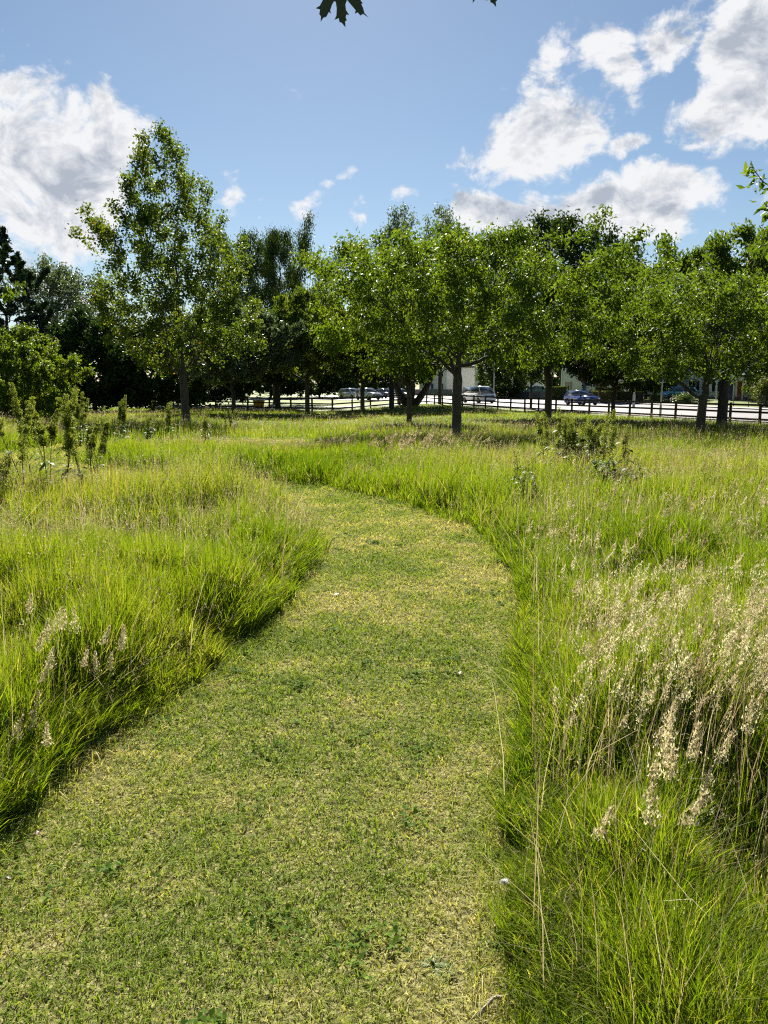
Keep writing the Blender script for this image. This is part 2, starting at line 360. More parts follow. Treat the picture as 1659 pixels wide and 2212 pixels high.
# ---------------------------------------------------------------- ground
def ground():
    xs = np.concatenate([np.linspace(-600, -40, 15), np.linspace(-36, -8, 15), np.linspace(-7.5, 7.5, 31), np.linspace(8, 60, 40), np.linspace(70, 600, 12)])
    ys = np.concatenate([np.linspace(-200, -10, 6), np.linspace(-8, 20, 85), np.linspace(21, 140, 80), np.linspace(150, 1500, 12)])
    X, Y = np.meshgrid(xs, ys); Z = tz(X, Y)
    V = np.stack([X, Y, Z], -1).reshape(-1, 3); nx = len(xs); ny = len(ys)
    i = np.arange(nx - 1)[None, :] + nx * np.arange(ny - 1)[:, None]; i = i.ravel()
    Fc = np.stack([i, i + 1, i + 1 + nx, i + nx], 1)
    m, t = newmat('ground_turf'); n = t.nodes; l = t.links
    b = n.new('ShaderNodeBsdfPrincipled'); o = n.new('ShaderNodeOutputMaterial'); l.new(b.outputs[0], o.inputs[0]); b.inputs['Roughness'].default_value = .9
    c = n.new('ShaderNodeTexCoord')
    def tex(s, d=8):
        z = n.new('ShaderNodeTexNoise'); z.inputs['Scale'].default_value = s; z.inputs['Detail'].default_value = d; z.inputs['Roughness'].default_value = .7
        l.new(c.outputs['Object'], z.inputs['Vector']); return z.outputs['Fac']
    r = n.new('ShaderNodeValToRGB'); e = r.color_ramp.elements; e[0].position = .3; e[0].color = (.035, .035, .012, 1); e[1].position = .75; e[1].color = (.13, .12, .045, 1)
    x = e.new(.5); x.color = (.06, .085, .014, 1)
    l.new(tex(45), r.inputs[0])
    r2 = n.new('ShaderNodeValToRGB'); e = r2.color_ramp.elements; e[0].position = .3; e[0].color = (.10, .15, .018, 1); e[1].position = .7; e[1].color = (.19, .22, .04, 1)
    l.new(tex(.8), r2.inputs[0])
    sp = n.new('ShaderNodeSeparateXYZ'); l.new(c.outputs['Object'], sp.inputs[0])
    mr = n.new('ShaderNodeMapRange'); l.new(sp.outputs[1], mr.inputs[0]); mr.inputs[1].default_value = 50; mr.inputs[2].default_value = 62
    mi = n.new('ShaderNodeMix'); mi.data_type = 'RGBA'; l.new(mr.outputs[0], mi.inputs['Factor']); l.new(r.outputs[0], mi.inputs['A']); l.new(r2.outputs[0], mi.inputs['B'])
    l.new(mi.outputs['Result'], b.inputs['Base Color'])
    u = n.new('ShaderNodeBump'); u.inputs['Strength'].default_value = .7; u.inputs['Distance'].default_value = .03; l.new(tex(60), u.inputs['Height']); l.new(u.outputs[0], b.inputs['Normal'])
    tag(mesh_np('ground', V, Fc, m, smooth=True), kind='structure')
ground()
def strip(name, s0, s1, dz, mat, t0=-60, t1=160, n=60):
    t = np.linspace(t0, t1, n); V = []
    for tt in t:
        for s in (s0, (s0 * 2 + s1) / 3, (s0 + 2 * s1) / 3, s1):
            p = FO + FN * s + FD * tt; V.append((p[0], p[1], float(tz(p[0], p[1])) + dz))
    i = np.arange(n - 1); Fc = np.concatenate([np.stack([i * 4 + k, i * 4 + k + 1, i * 4 + 5 + k, i * 4 + 4 + k], 1) for k in range(3)])
    return tag(mesh_np(name, np.array(V), Fc, mat), kind='structure')
M['asphalt'] = mat_plain('pale_asphalt', (.17, .155, .152), .7, var=.10, scale=.35, bump=.1)
M['paving'] = mat_plain('pale_paving', (.26, .24, .225), .75, var=.08, scale=2)
M['kerb'] = mat_plain('kerb_stone', (.40, .38, .36), .8, var=.1, scale=4)
strip('pavement', 2.4, 4.4, .06, M['paving']); strip('road', 4.7, 21.5, .03, M['asphalt']); strip('kerb', 4.4, 4.7, .10, M['kerb'])
strip('kerb', 21.5, 21.8, .13, M['kerb']); strip('pavement', 21.8, 24.6, .11, M['paving'])
# side road behind the left lawn
def quad_strip(name, pts, w, dz, mat):
    V = []; pts = [np.array(p, float) for p in pts]
    for i, p in enumerate(pts):
        d = pts[min(i + 1, len(pts) - 1)] - pts[max(i - 1, 0)]; d /= np.linalg.norm(d); nrm = np.array([-d[1], d[0]])
        for s in (-1, 1):
            q = p + nrm * s * w / 2; V.append((q[0], q[1], float(tz(q[0], q[1])) + dz))
    k = np.arange(len(pts) - 1) * 2
    return tag(mesh_np(name, np.array(V), np.stack([k, k + 1, k + 3, k + 2], 1), mat), kind='structure')
quad_strip('path', [(-60, 82), (-40, 80), (-24, 78), (-12, 77.5), (-4, 80), (2, 86), (6, 92)], 2.2, .04, M['paving'])
quad_strip('road', [(-60, 118), (-40, 114), (-22, 111), (-10, 108), (0, 106), (12, 103)], 7, .045, M['asphalt'])

def path_sheet():
    def res(P, n):
        P = np.array(P); d = np.r_[0, np.cumsum(np.linalg.norm(np.diff(P, axis=0), axis=1))]; t = np.linspace(0, d[-1], n)
        return np.stack([np.interp(t, d, P[:, 0]), np.interp(t, d, P[:, 1])], 1)
    n = 160; A = res(Lp, n); B = res(Rp, n); V = []
    for i in range(n):
        for k in range(9):
            q = A[i] * (1 - k / 8) + B[i] * k / 8; V.append((q[0], q[1], float(tz(q[0], q[1])) + .006))
    i = (np.arange(n - 1) * 9)[:, None] + np.arange(8)[None]; i = i.ravel()
    m = mat_plain('cut_turf', (.085, .085, .022), .95, scale=45, var=.4, bump=.8, spec=.05, col2=(.28, .26, .11))
    tag(mesh_np('path', np.array(V), np.stack([i, i + 1, i + 10, i + 9], 1), m, smooth=True), kind='structure')
path_sheet()

# ---------------------------------------------------------------- grass
def blades(P, H, W, lean, tint, segs=3, az=None, curve=2.0, laz=None):
    """P (N,3) roots, H heights, W widths, lean horizontal tip offset as a fraction of height"""
    n = len(P); az = rng.uniform(0, 2 * np.pi, n) if az is None else az
    la = rng.uniform(0, 2 * np.pi, n) if laz is None else laz
    T = {3: [0, .4, .75, 1], 2: [0, .55, 1], 1: [0, 1]}[segs]; WF = {3: [1, .85, .5], 2: [1, .7], 1: [1]}[segs]
    sx = np.cos(az); sy = np.sin(az); V = []
    for t, wf in zip(T[:-1], WF):
        c = P + np.stack([np.cos(la) * lean * H * t ** curve, np.sin(la) * lean * H * t ** curve, H * (t - .3 * np.minimum(lean, 1.5) * t ** 3)], 1)
        o = np.stack([sx, sy, 0 * sx], 1) * (W * wf / 2)[:, None]
        V += [c - o, c + o]
    V.append(P + np.stack([np.cos(la) * lean * H, np.sin(la) * lean * H, H * (1 - .3 * np.minimum(lean, 1.5))], 1))
    k = len(V); V = np.stack(V, 1).reshape(-1, 3)
    fs = []
    for s in range(len(T) - 2): a = 2 * s; fs += [(a, a + 1, a + 3), (a, a + 3, a + 2)]
    a = 2 * (len(T) - 2); fs.append((a, a + 1, a + 2))
    Fc = (np.arange(n) * k)[:, None, None] + np.array(fs)[None]
    return V, Fc.reshape(-1, 3), np.repeat(tint, k)
def join(parts):
    V = []; Fs = []; T = []; o = 0
    for v, f, t in parts: V.append(v); Fs.append(f + o); T.append(t); o += len(v)
    return np.concatenate(V), np.concatenate(Fs), np.concatenate(T)
def scatter(n, r0, r1, power, half=.68, back=0.6):
    """points in a wedge ahead of the camera; density per area ~ r**-power"""
    u = rng.random(n); e = 2 - power
    r = (r0 ** e + u * (r1 ** e - r0 ** e)) ** (1 / e) if abs(e) > 1e-6 else r0 * (r1 / r0) ** u
    a = rng.uniform(-half, half, n); return r * np.sin(a), r * np.cos(a), r
def green_patch(x, y): return fnoise(x, y, .28, 3)
def seed_patch(x, y):           # where flowering, brownish grass stands
    z = fnoise(x * .7, y, .22, 20)
    lf = 1.15 * np.exp(-(((x + 3.2) / 2.6) ** 2 + ((y - 10.2) / 2.0) ** 2)); rt = np.exp(-(((x - 5) / 4.2) ** 2 + ((y - 14) / 3.5) ** 2))
    return np.clip(z * 1.25 - .52 + lf + 1.0 * rt + .35 * S(14, 24, y), 0, 1)
def tall_height(x, y):
    h = .40 + .26 * (fnoise(x, y, .55, 40) - .5) * 2 + .30 * (vnoise(x, y, 2.2, 44) - .5) + .18 * (vnoise(x, y, 5.5, 46) - .5)
    e = edge_dist(x, y); h = h * (.5 + .5 * S(0, .45, e))
    h = np.where(y > 19, h * .9, h) * (1 - .45 * S(36, 46, y))
    h = h * (1 - .62 * np.exp(-(((x + 3) / 2.6) ** 2 + ((y - 22.) / 3.) ** 2)))
    h = h * (1 + .45 * np.exp(-(((x + 2.6) / 2.2) ** 2 + ((y - 9.9) / 1.3) ** 2)))
    return np.clip(h, .12, .85)
def tall_grass():
    parts = []
    for (n, r0, r1, pw, segs) in ((480000, 1.35, 7, .9, 3), (360000, 6.5, 24, 1.0, 2), (260000, 22, 92, 1.0, 1)):
        x, y, r = scatter(n, r0, r1, pw)
        # tuft clumping
        tx = np.round(x * 7) / 7 + .05 * np.sin(y * 31); k = rng.random(n) < .45
        x = np.where(k, x * .6 + tx * .4, x)
        ok = ~in_path(x, y) & field_ok(x, y); x, y, r = x[ok], y[ok], r[ok]
        h = tall_height(x, y) * rng.uniform(.45, 1.15, len(x)) * (1 - .22 * (1 - S(1.8, 3.2, r)))
        e = edge_dist(x, y); sp = seed_patch(x, y); gr = green_patch(x, y)
        tint = np.clip(rng.normal(.30, .17, len(x)) + (gr - .5) * .7 + (vnoise(x, y, 3.1, 48) - .5) * .22 + sp * .30 - .20 * (1 - S(2.2, 5, r)) + .10 * (rng.random(len(x)) < .3), 0, .8)
        dry = rng.random(len(x)) < (.05 + .10 * sp + .10 * (1 - S(2.2, 5, r))); tint = np.where(dry, rng.uniform(.8, 1, len(x)), tint)
        lean = np.abs(rng.normal(.20, .22, len(x))) + .25 * (e < .2) + .25 * (1 - S(1.8, 3.2, r)) * rng.random(len(x))
        w = .0035 * (r / 1.35) ** .62 * rng.uniform(.6, 1.35, len(x)) * (1 + .8 * (rng.random(len(x)) < .08))
        la = rng.normal(.3, 2.2, len(x))
        P = np.stack([x, y, tz(x, y) - .01], 1)
        parts.append(blades(P, h, w, np.minimum(lean, 1.2), tint, segs, laz=la))
    V, Fc, T = join(parts)
    tag(mesh_np('meadow_grass', V, Fc, M['grass'], {'tint': T}), 'long green meadow grass standing on both sides of the mown path', 'grass', kind='stuff')
def seeding_grass():
    """fine flowering stems: thin stalk plus a haze of tiny spikelets"""
    parts = []
    for (n, r0, r1, pw, wst, ssz, ns) in ((11000, 1.5, 8, .5, .0015, .007, 11), (30000, 7.5, 24, .9, .0032, .015, 7), (30000, 22, 75, 1.0, .009, .04, 4)):
        x, y, r = scatter(n, r0, r1, pw)
        sp = seed_patch(x, y); ok = ~in_path(x, y) & field_ok(x, y) & (rng.random(n) < .08 + sp); x, y, r = x[ok], y[ok], r[ok]
        h = tall_height(x, y) * rng.uniform(1.0, 1.45, len(x)) + .04
        w = wst * (r / r0) ** .5; lean = rng.uniform(.05, .3, len(x)); la = rng.normal(.2, 1.0, len(x))
        P = np.stack([x, y, tz(x, y)], 1); tn = np.clip(rng.normal(.36, .2, len(x)), 0, .9)
        parts.append(blades(P, h, w, lean, tn, 2, laz=la))
        m = len(x); t = rng.uniform(.72, 1.02, (m, ns))
        c = P[:, None] + np.stack([np.cos(la)[:, None] * (lean * h)[:, None] * t ** 2, np.sin(la)[:, None] * (lean * h)[:, None] * t ** 2, h[:, None] * t * .95], 2)
        spr = (.05 * (1.25 - t) / .5 * h[:, None] * 2)[..., None] * rng.normal(0, .5, (m, ns, 3)); spr[..., 2] *= .5
        c = (c + spr).reshape(-1, 3); rr = np.repeat((r / r0) ** .5, ns); q = len(c)
        L = ssz * rr * rng.uniform(.6, 1.4, q)
        parts.append(blades(c, L, L * .35, rng.uniform(0, 1.5, q), np.clip(np.repeat(tn, ns) + rng.normal(.05, .12, q), 0, 1), 1))
    x, y, r = scatter(2600, 1.4, 9, .6); ok = ~in_path(x, y) & (edge_dist(x, y) > .03); x, y, r = x[ok], y[ok], r[ok]; m = len(x)
    parts.append(blades(np.stack([x, y, tz(x, y)], 1), rng.uniform(.35, .75, m), .0022 * (r / 1.4) ** .5, np.abs(rng.normal(.3, .35, m)), rng.uniform(.3, .75, m), 3, laz=rng.uniform(0, 6.28, m)))
    V, Fc, T = join(parts)
    tag(mesh_np('flowering_grass', V, Fc, M['seed'], {'tint': T}), 'fine brownish flowering grass stems spread through the meadow', 'grass', kind='stuff')
def mown_grass():
    parts = []
    for (n, r0, r1, pw, wb) in ((1900000, 1.5, 38, .95, .0030),):
        x, y, r = scatter(n, r0, r1, pw, half=.58); e = edge_dist(x, y); ok = in_path(x, y); x, y, r, e = x[ok], y[ok], r[ok], e[ok]; m = len(x)
        dry = fnoise(x, y, .9, 60); dry2 = fnoise(x, y, 3.5, 66)
        cen = np.exp(-((x - .05) / .55) ** 2)
        d = np.clip((dry - .5) * 1.5 + (dry2 - .5) * 1.4 + (vnoise(x, y, 12, 140) - .5) * .7 + .30 * cen * S(4.5, 2, y) + .20 + .22 * S(4.5, 7.5, y), -.3, .9)
        tint = np.clip(rng.normal(.30, .16, m) + d * .5, 0, 1)
        straw = rng.random(m) < (.24 + .42 * np.clip(d, 0, 1)); tint = np.where(straw, rng.uniform(.66, 1, m), tint)
        dead = rng.random(m) < .25
        h = np.where(straw, rng.uniform(.006, .014, m), np.where(dead, rng.uniform(.008, .016, m), rng.uniform(.014, .034, m) * (.7 + .6 * fnoise(x, y, 5, 80)))) * (1 + .9 * (e < .12)) * (r / r0) ** .3
        lean = np.where(straw, rng.uniform(1.0, 2.2, m), np.abs(rng.normal(1.2, .7, m)))
        w = wb * (r / r0) ** .6 * rng.uniform(.6, 1.5, m)
        P = np.stack([x, y, tz(x, y) + rng.uniform(.002, .010, m)], 1)
        parts.append(blades(P, h, w, lean, tint, 2))
    V, Fc, T = join(parts)
    tag(mesh_np('mown_grass', V, Fc, M['lawn'], {'tint': T}), 'short mown grass and dry clippings covering the curving path', 'grass', kind='stuff')
def clover_cover():
    parts = []; n = 75; x, y, r = scatter(n * 6, 1.6, 12, .9); ok = in_path(x, y); x, y = x[ok][:n], y[ok][:n]
    for cx, cy_, k, s in zip(x, y, rng.integers(4, 34, len(x)), rng.uniform(.02, .09, len(x))):
        px = cx + rng.normal(0, s, k); py = cy_ + rng.normal(0, s, k)
        P = np.stack([px, py, tz(px, py) + rng.uniform(.012, .03, k)], 1)
        for j in range(3):
            a = rng.uniform(0, 6.28, k); L = rng.uniform(.008, .018, k) * (1 + .06 * cy_)
            d = np.stack([np.cos(a), np.sin(a), rng.uniform(-.2, .7, k)], 1); sd = np.stack([-np.sin(a), np.cos(a), rng.normal(0, .3, k)], 1)
            V = np.stack([P, P + d * L[:, None] * .7 - sd * L[:, None] * .45, P + d * L[:, None], P + d * L[:, None] * .7 + sd * L[:, None] * .45], 1).reshape(-1, 3)
            Fc = ((np.arange(k) * 4)[:, None, None] + np.array([(0, 1, 2), (0, 2, 3)])[None]).reshape(-1, 3)
            parts.append((V, Fc, np.repeat(np.clip(rng.normal(.55, .25, k), 0, 1), 4)))
    V, Fc, T = join(parts)
    tag(mesh_np('clover', V, Fc, M['clover'], {'tint': T}), 'small round-leaved clover and weeds growing through the mown path', 'clover', kind='stuff')
tall_grass(); seeding_grass(); mown_grass(); clover_cover()

def panicle_parts(h, lean, la, size=.13, n=70, w=.0022, seed=0, spread=.3):
    """stalk and feathery seed head; returns (stalk mesh data, head mesh data) rooted at the origin"""
    r = np.random.default_rng(seed)
    st = blades(np.zeros((1, 3)), np.array([h]), np.array([w * 1.4]), np.array([lean]), np.array([.45]), 3, az=np.array([r.uniform(0, 3)]), laz=np.array([la]))
    t = r.uniform(0, 1, n); hh = h - size + size * t
    f = hh / h
    cx = np.cos(la) * lean * h * f ** 2; cy_ = np.sin(la) * lean * h * f ** 2; cz = h * (f - .3 * lean * f ** 3)
    rad = size * spread * (1 - t) ** .8 * r.uniform(.1, 1, n); a = np.round(r.uniform(0, 7, n)) * .9 + r.normal(0, .15, n)
    P = np.stack([cx + np.cos(a) * rad, cy_ + np.sin(a) * rad, cz + rad * .35], 1)
    L = r.uniform(.007, .0145, n)
    global rng; save = rng; rng = r
    hd = blades(P, L, L * .42, r.uniform(.1, .9, n), np.clip(r.normal(.72, .18, n), 0, 1), 1)
    rng = save
    return st, hd
def seed_drift():
    stalks = []; heads = []
    def put(x, y, k, h0, tone, big=1.0):
        i = int(rng.integers(1e6)); h = h0 * rng.uniform(.8, 1.2); st, hd = panicle_parts(h, rng.uniform(.08, .35), rng.normal(.2, .7), rng.uniform(.07, .13), k, seed=i, spread=rng.uniform(.2, .5))
        if big > 1:
            c3 = hd[0].reshape(-1, 3, 3); m3 = c3.mean(1, keepdims=True); hd = ((m3 + (c3 - m3) * big).reshape(-1, 3), hd[1], hd[2])
        o = np.array([x, y, float(tz(x, y))])
        stalks.append((st[0] + o, st[1], st[2])); heads.append((hd[0] + o, hd[1], np.clip(hd[2] + tone, 0, 1)))
    n = 0
    while n < 560:            # thin cream drift on the right, thickening towards the frame edge
        u = random.uniform(1130, 1850); v = random.uniform(1440, 1800)
        if random.random() > .25 + .75 * min(1, max(0, (u - 1180) / 420)) * math.exp(-((v - 1600) / 170) ** 2): continue
        x, y = gp(u, v)
        if in_path(np.array([x]), np.array([y]))[0] or edge_dist(np.array([x]), np.array([y]))[0] < .12: continue
        put(x, y, 60, random.uniform(.5, .72), random.gauss(-.02, .14)); n += 1
    n = 0
    while n < 150:            # pinkish drift in front of the cherry trunk
        u = random.gauss(870, 80); v = random.uniform(1010, 1040)
        x, y = gp(u, v)
        put(x, y, 55, .74, -.2 + random.gauss(0, .08), 2.1); n += 1
    n = 0
    while n < 130:
        u = random.uniform(1150, 1700); v = random.uniform(1060, 1330); x, y = gp(u, v)
        put(x, y, 40, .6, -.15 + random.gauss(0, .12), 1.6); n += 1
    V, Fc, T = join(heads + stalks)
    tag(mesh_np('seeding_grass', V, Fc, M['seed'], {'tint': T}), 'cream and pinkish feathery seed heads drifting through the tall grass', 'grass', kind='stuff')
seed_drift()

# lone seed heads one can point at
LONE = [(40, 1355, 1300, .5), (70, 1435, 1335, .55), (95, 1460, 1365, .5), (60, 1490, 1385, .5), (85, 1515, 1400, .5), (158, 1450, 1335, .55), (110, 1440, 1335, .5),
        (190, 1480, 1370, .5), (262, 1490, 1370, .5), (245, 1500, 1375, .5), (160, 1545, 1410, .55), (205, 1560, 1425, .5), (228, 1560, 1420, .5), (55, 1590, 1445, .6),
        (80, 1620, 1510, .5), (55, 1640, 1540, .5), (20, 1650, 1555, .5), (100, 1680, 1580, .5), (1405, 1760, 1520, .7), (1365, 1790, 1560, .7), (1440, 1770, 1590, .6),
        (1465, 1830, 1620, .65), (1480, 1850, 1600, .65), (1610, 1740, 1540, .65), (1635, 1700, 1490, .65), (1375, 1990, 1730, .8), (1395, 2000, 1740, .75), (1500, 1950, 1710, .7),
        (1250, 1950, 1770, .6), (1435, 1850, 1660, .6), (1365, 1820, 1600, .55), (1130, 1290, 1130, .6), (1185, 1310, 1150, .6), (1340, 1330, 1180, .6), (1590, 1420, 1280, .6)]
root0 = None
for i, (u, vb, vt, hm) in enumerate(LONE):
    h = .56 + .06 * math.sin(i * 1.3) + (.12 if u > 600 else 0); dd = ray(u, vt)
    while True:
        q = (h * .93 - CAMZ + float(tz(0, (CAMZ - h) / -dd.z * dd.y))) / dd.z; p = np.array([dd.x * q, dd.y * q])
        if h < .3 or not (in_path(p[:1], p[1:])[0] or edge_dist(p[:1], p[1:])[0] < .15): break
        h -= .02
    h += .02
    lb = 'cream feathery seed head on a thin stalk in the ' + ('left' if u < 600 else 'right') + ' meadow'
    root = empty('seed_head', (p[0], p[1], float(tz(*p))))
    st, hd = panicle_parts(h, .12 + .1 * math.sin(i * 2.1), math.sin(i) * .8, .12 + .02 * math.sin(i * 1.7), 200, .0022, 500 + i, .24)
    mesh_np('stalk', st[0], st[1], M['grass'], {'tint': st[2]}, parent=root); mesh_np('panicle', hd[0], hd[1], M['seed'], {'tint': hd[2]}, parent=root)
    tag(root, lb, 'grass seed head', 'lone seed heads in the ' + ('left' if u < 600 else 'right') + ' meadow')

# ---------------------------------------------------------------- trees
def tubes(A, B, ra, rb, da, db, k):
    """rings at both ends of every edge; da/db directions that orient the rings"""
    def frame(d):
        d = d / np.maximum(np.linalg.norm(d, axis=1, keepdims=True), 1e-9)
        ref = np.tile(np.array([[.83, .55, .07]]), (len(d), 1)); u = np.cross(d, ref); u /= np.maximum(np.linalg.norm(u, axis=1, keepdims=True), 1e-6)
        return u, np.cross(d, u)
    th = np.arange(k) * 2 * np.pi / k; c = np.cos(th)[None, :, None]; s = np.sin(th)[None, :, None]
    ua, va = frame(da); ub, vb = frame(db)
    R0 = A[:, None] + ra[:, None, None] * (ua[:, None] * c + va[:, None] * s)
    R1 = B[:, None] + rb[:, None, None] * (ub[:, None] * c + vb[:, None] * s)
    V = np.concatenate([R0, R1], 1).reshape(-1, 3); n = len(A)
    i = np.arange(k); j = (i + 1) % k
    q = np.stack([i, j, j + k, i + k], 1)
    return V, ((np.arange(n) * 2 * k)[:, None, None] + q[None]).reshape(-1, 4)
def colonize(attr, start, D, di, dk, iters=140, rs=None, up=.0, maxn=6000):
    nodes = [np.array(p, float) for p in start]; par = list(range(-1, len(start) - 1))
    Pn = np.array(nodes); A = attr.copy()
    bd = np.full(len(A), 1e9); bi = np.zeros(len(A), int)
    def upd(idx):
        nonlocal bd, bi
        Q = Pn[idx]; d = np.linalg.norm(A[:, None] - Q[None], axis=2); j = d.argmin(1); m = d[np.arange(len(A)), j]
        k = m < bd; bd = np.where(k, m, bd); bi = np.where(k, np.array(idx)[j], bi)
    upd(list(range(len(Pn))))
    for it in range(iters):
        if len(A) == 0 or len(Pn) > maxn: break
        act = bd < di
        if not act.any(): act = bd <= bd.min() + D
        dirs = A[act] - Pn[bi[act]]; dirs /= np.maximum(np.linalg.norm(dirs, axis=1, keepdims=True), 1e-6)
        acc = np.zeros_like(Pn); np.add.at(acc, bi[act], dirs); src = np.unique(bi[act])
        v = acc[src]; v /= np.maximum(np.linalg.norm(v, axis=1, keepdims=True), 1e-6)
        v += rs.normal(0, .18, v.shape); v[:, 2] += up; v /= np.linalg.norm(v, axis=1, keepdims=True)
        new = Pn[src] + v * D
        i0 = len(Pn); Pn = np.concatenate([Pn, new]); par += list(src)
        upd(list(range(i0, len(Pn))))
        keep = bd > dk; A = A[keep]; bd = bd[keep]; bi = bi[keep]
    return Pn, np.array(par)
def skeleton(env, h0, h1, R0, base_r, seed, natt=900, step=None, lean=(0, 0), multi=0, power=2.3, tipr=.006, up=.0, shell=.45, flat=1.0, lobes=.18, fork=None, shoots=10, slen=5):
    """env: list of (fraction of crown height, fraction of R0)"""
    rs = np.random.default_rng(seed); D = step or R0 / 17
    n = natt * 4; t = rs.random(n); fx = [e[0] for e in env]; fy = [e[1] for e in env]
    rr = np.interp(t, fx, fy); keep = rs.random(n) < (rr / max(fy)) ** 1.6; t = t[keep][:natt]; rr = rr[keep][:natt]
    a = rs.uniform(0, 2 * np.pi, len(t)); ph = rs.uniform(0, 6.28, 6)
    lob = 1 + lobes * np.sin(a * 3 + ph[0] + t * 5) + lobes * .7 * np.sin(a * 5 + ph[1] - t * 9) + lobes * .5 * np.sin(t * 22 + ph[2] + a)
    q = rs.random(len(t)) ** (shell); r = rr * q * lob * R0
    A = np.stack([np.cos(a) * r + lean[0] * t, np.sin(a) * r * flat + lean[1] * t, h0 + (h1 - h0) * t + rs.normal(0, .02 * (h1 - h0), len(t))], 1)
    fk = fork or h0; m = max(3, int(fk / D)); start = [(lean[0] * .1 * np.sin(i / m), lean[1] * .1 * i / m, fk * i / m) for i in range(m + 1)]
    P, par = colonize(A, start, D, D * 9, D * 2.0, rs=rs, up=up)
    if shoots:                       # long young shoots that break the outline
        has = np.zeros(len(P), bool); has[par[1:]] = True; tips = np.where(~has & (P[:, 2] > h0 + .45 * (h1 - h0)))[0]
        cen = np.array([lean[0] * .5, lean[1] * .5, h0 + .35 * (h1 - h0)]); ex = []; ep = []
        score = np.linalg.norm((P[tips] - cen) / np.array([R0, R0, h1 - h0]), axis=1) + rs.normal(0, .06, len(tips)); base0 = len(P)
        for tnode in tips[np.argsort(-score)[:shoots * 3:3]]:
            d = P[tnode] - cen; d /= np.linalg.norm(d); d[2] += .35; pp_ = tnode; q = P[tnode]
            for j in range(int(rs.integers(3, slen + 1))):
                d = d + rs.normal(0, .12, 3); d /= np.linalg.norm(d); q = q + d * D * .9; ex.append(q); ep.append(pp_); pp_ = base0 + len(ex) - 1
        if ex: P = np.concatenate([P, np.array(ex)]); par = np.concatenate([par, np.array(ep, int)])
    n = len(P); nch = np.zeros(n, int); rad = np.zeros(n); accp = np.zeros(n); depth = np.zeros(n, int)
    for i in range(n - 1, 0, -1):
        rad[i] = max(tipr, accp[i] ** (1 / power)); accp[par[i]] += rad[i] ** power; depth[par[i]] = max(depth[par[i]], depth[i] + 1)
    rad[0] = accp[0] ** (1 / power); sc = base_r / rad[0]
    w = np.clip(rad / rad[0], 0, 1); rad = rad * (1 * (1 - w) + sc * w) if sc > 0 else rad
    # flare at foot
    for i in range(min(m, 3)): rad[i] = base_r * (1.25 - .1 * i)
    return P, par, rad, depth, D
def wood_mesh(name, P, par, rad, mat, parent, minr=.0):
    idx = np.arange(1, len(P)); p = par[1:]; d = P[idx] - P[p]
    nd = np.zeros_like(P); nd[1:] = d; nd[0] = (0, 0, 1)
    main = np.full(len(P), -1); best = np.zeros(len(P))
    for i in idx:
        if rad[i] > best[par[i]]: best[par[i]] = rad[i]; main[par[i]] = i
    ism = main[p] == idx
    ra = np.where(ism, rad[p], rad[idx]); da = np.where(ism[:, None], nd[p], nd[idx])
    Vs = []; Fs = []; o = 0
    for k, sel in ((9, rad[idx] > .05), (4, (rad[idx] <= .05) & (rad[idx] >= minr))):
        if not sel.any(): continue
        V, Fc = tubes(P[p][sel], P[idx][sel], ra[sel], rad[idx][sel], da[sel], nd[idx][sel], k); Vs.append(V); Fs.append(Fc + o); o += len(V)
    return mesh_np(name, np.concatenate(Vs), np.concatenate(Fs), mat, smooth=True, parent=parent)
def leaf_mesh(name, P, ax, L, Wd, tint, mat, parent, simple=False, fold=.25, rs=None, nrm=None):
    n = len(P); rs = rs or np.random.default_rng(1)
    ax = ax / np.maximum(np.linalg.norm(ax, axis=1, keepdims=True), 1e-6)
    rnd = rs.normal(0, 1, (n, 3)) if nrm is None else nrm
    sd = np.cross(ax, rnd); sd /= np.maximum(np.linalg.norm(sd, axis=1, keepdims=True), 1e-6); up = np.cross(sd, ax)
    Lc = L[:, None]; Wc = Wd[:, None]
    B = P; T = P + ax * Lc - up * Lc * .18
    l = P + ax * Lc * .45 - sd * Wc * .5 + up * Wc * fold; r = P + ax * Lc * .45 + sd * Wc * .5 + up * Wc * fold
    if simple:
        V = np.stack([B, r, T, l], 1).reshape(-1, 3); k = 4; f = np.array([(0, 1, 2), (0, 2, 3)])
    else:
        m = P + ax * Lc * .5 - up * Lc * .02; V = np.stack([B, r, m, l, T], 1).reshape(-1, 3); k = 5; f = np.array([(0, 1, 2), (0, 2, 3), (2, 1, 4), (2, 4, 3)])
    Fc = ((np.arange(n) * k)[:, None, None] + f[None]).reshape(-1, 3)
    return mesh_np(name, V, Fc, mat, {'tint': np.repeat(np.clip(tint, 0, 1), k)}, parent=parent)
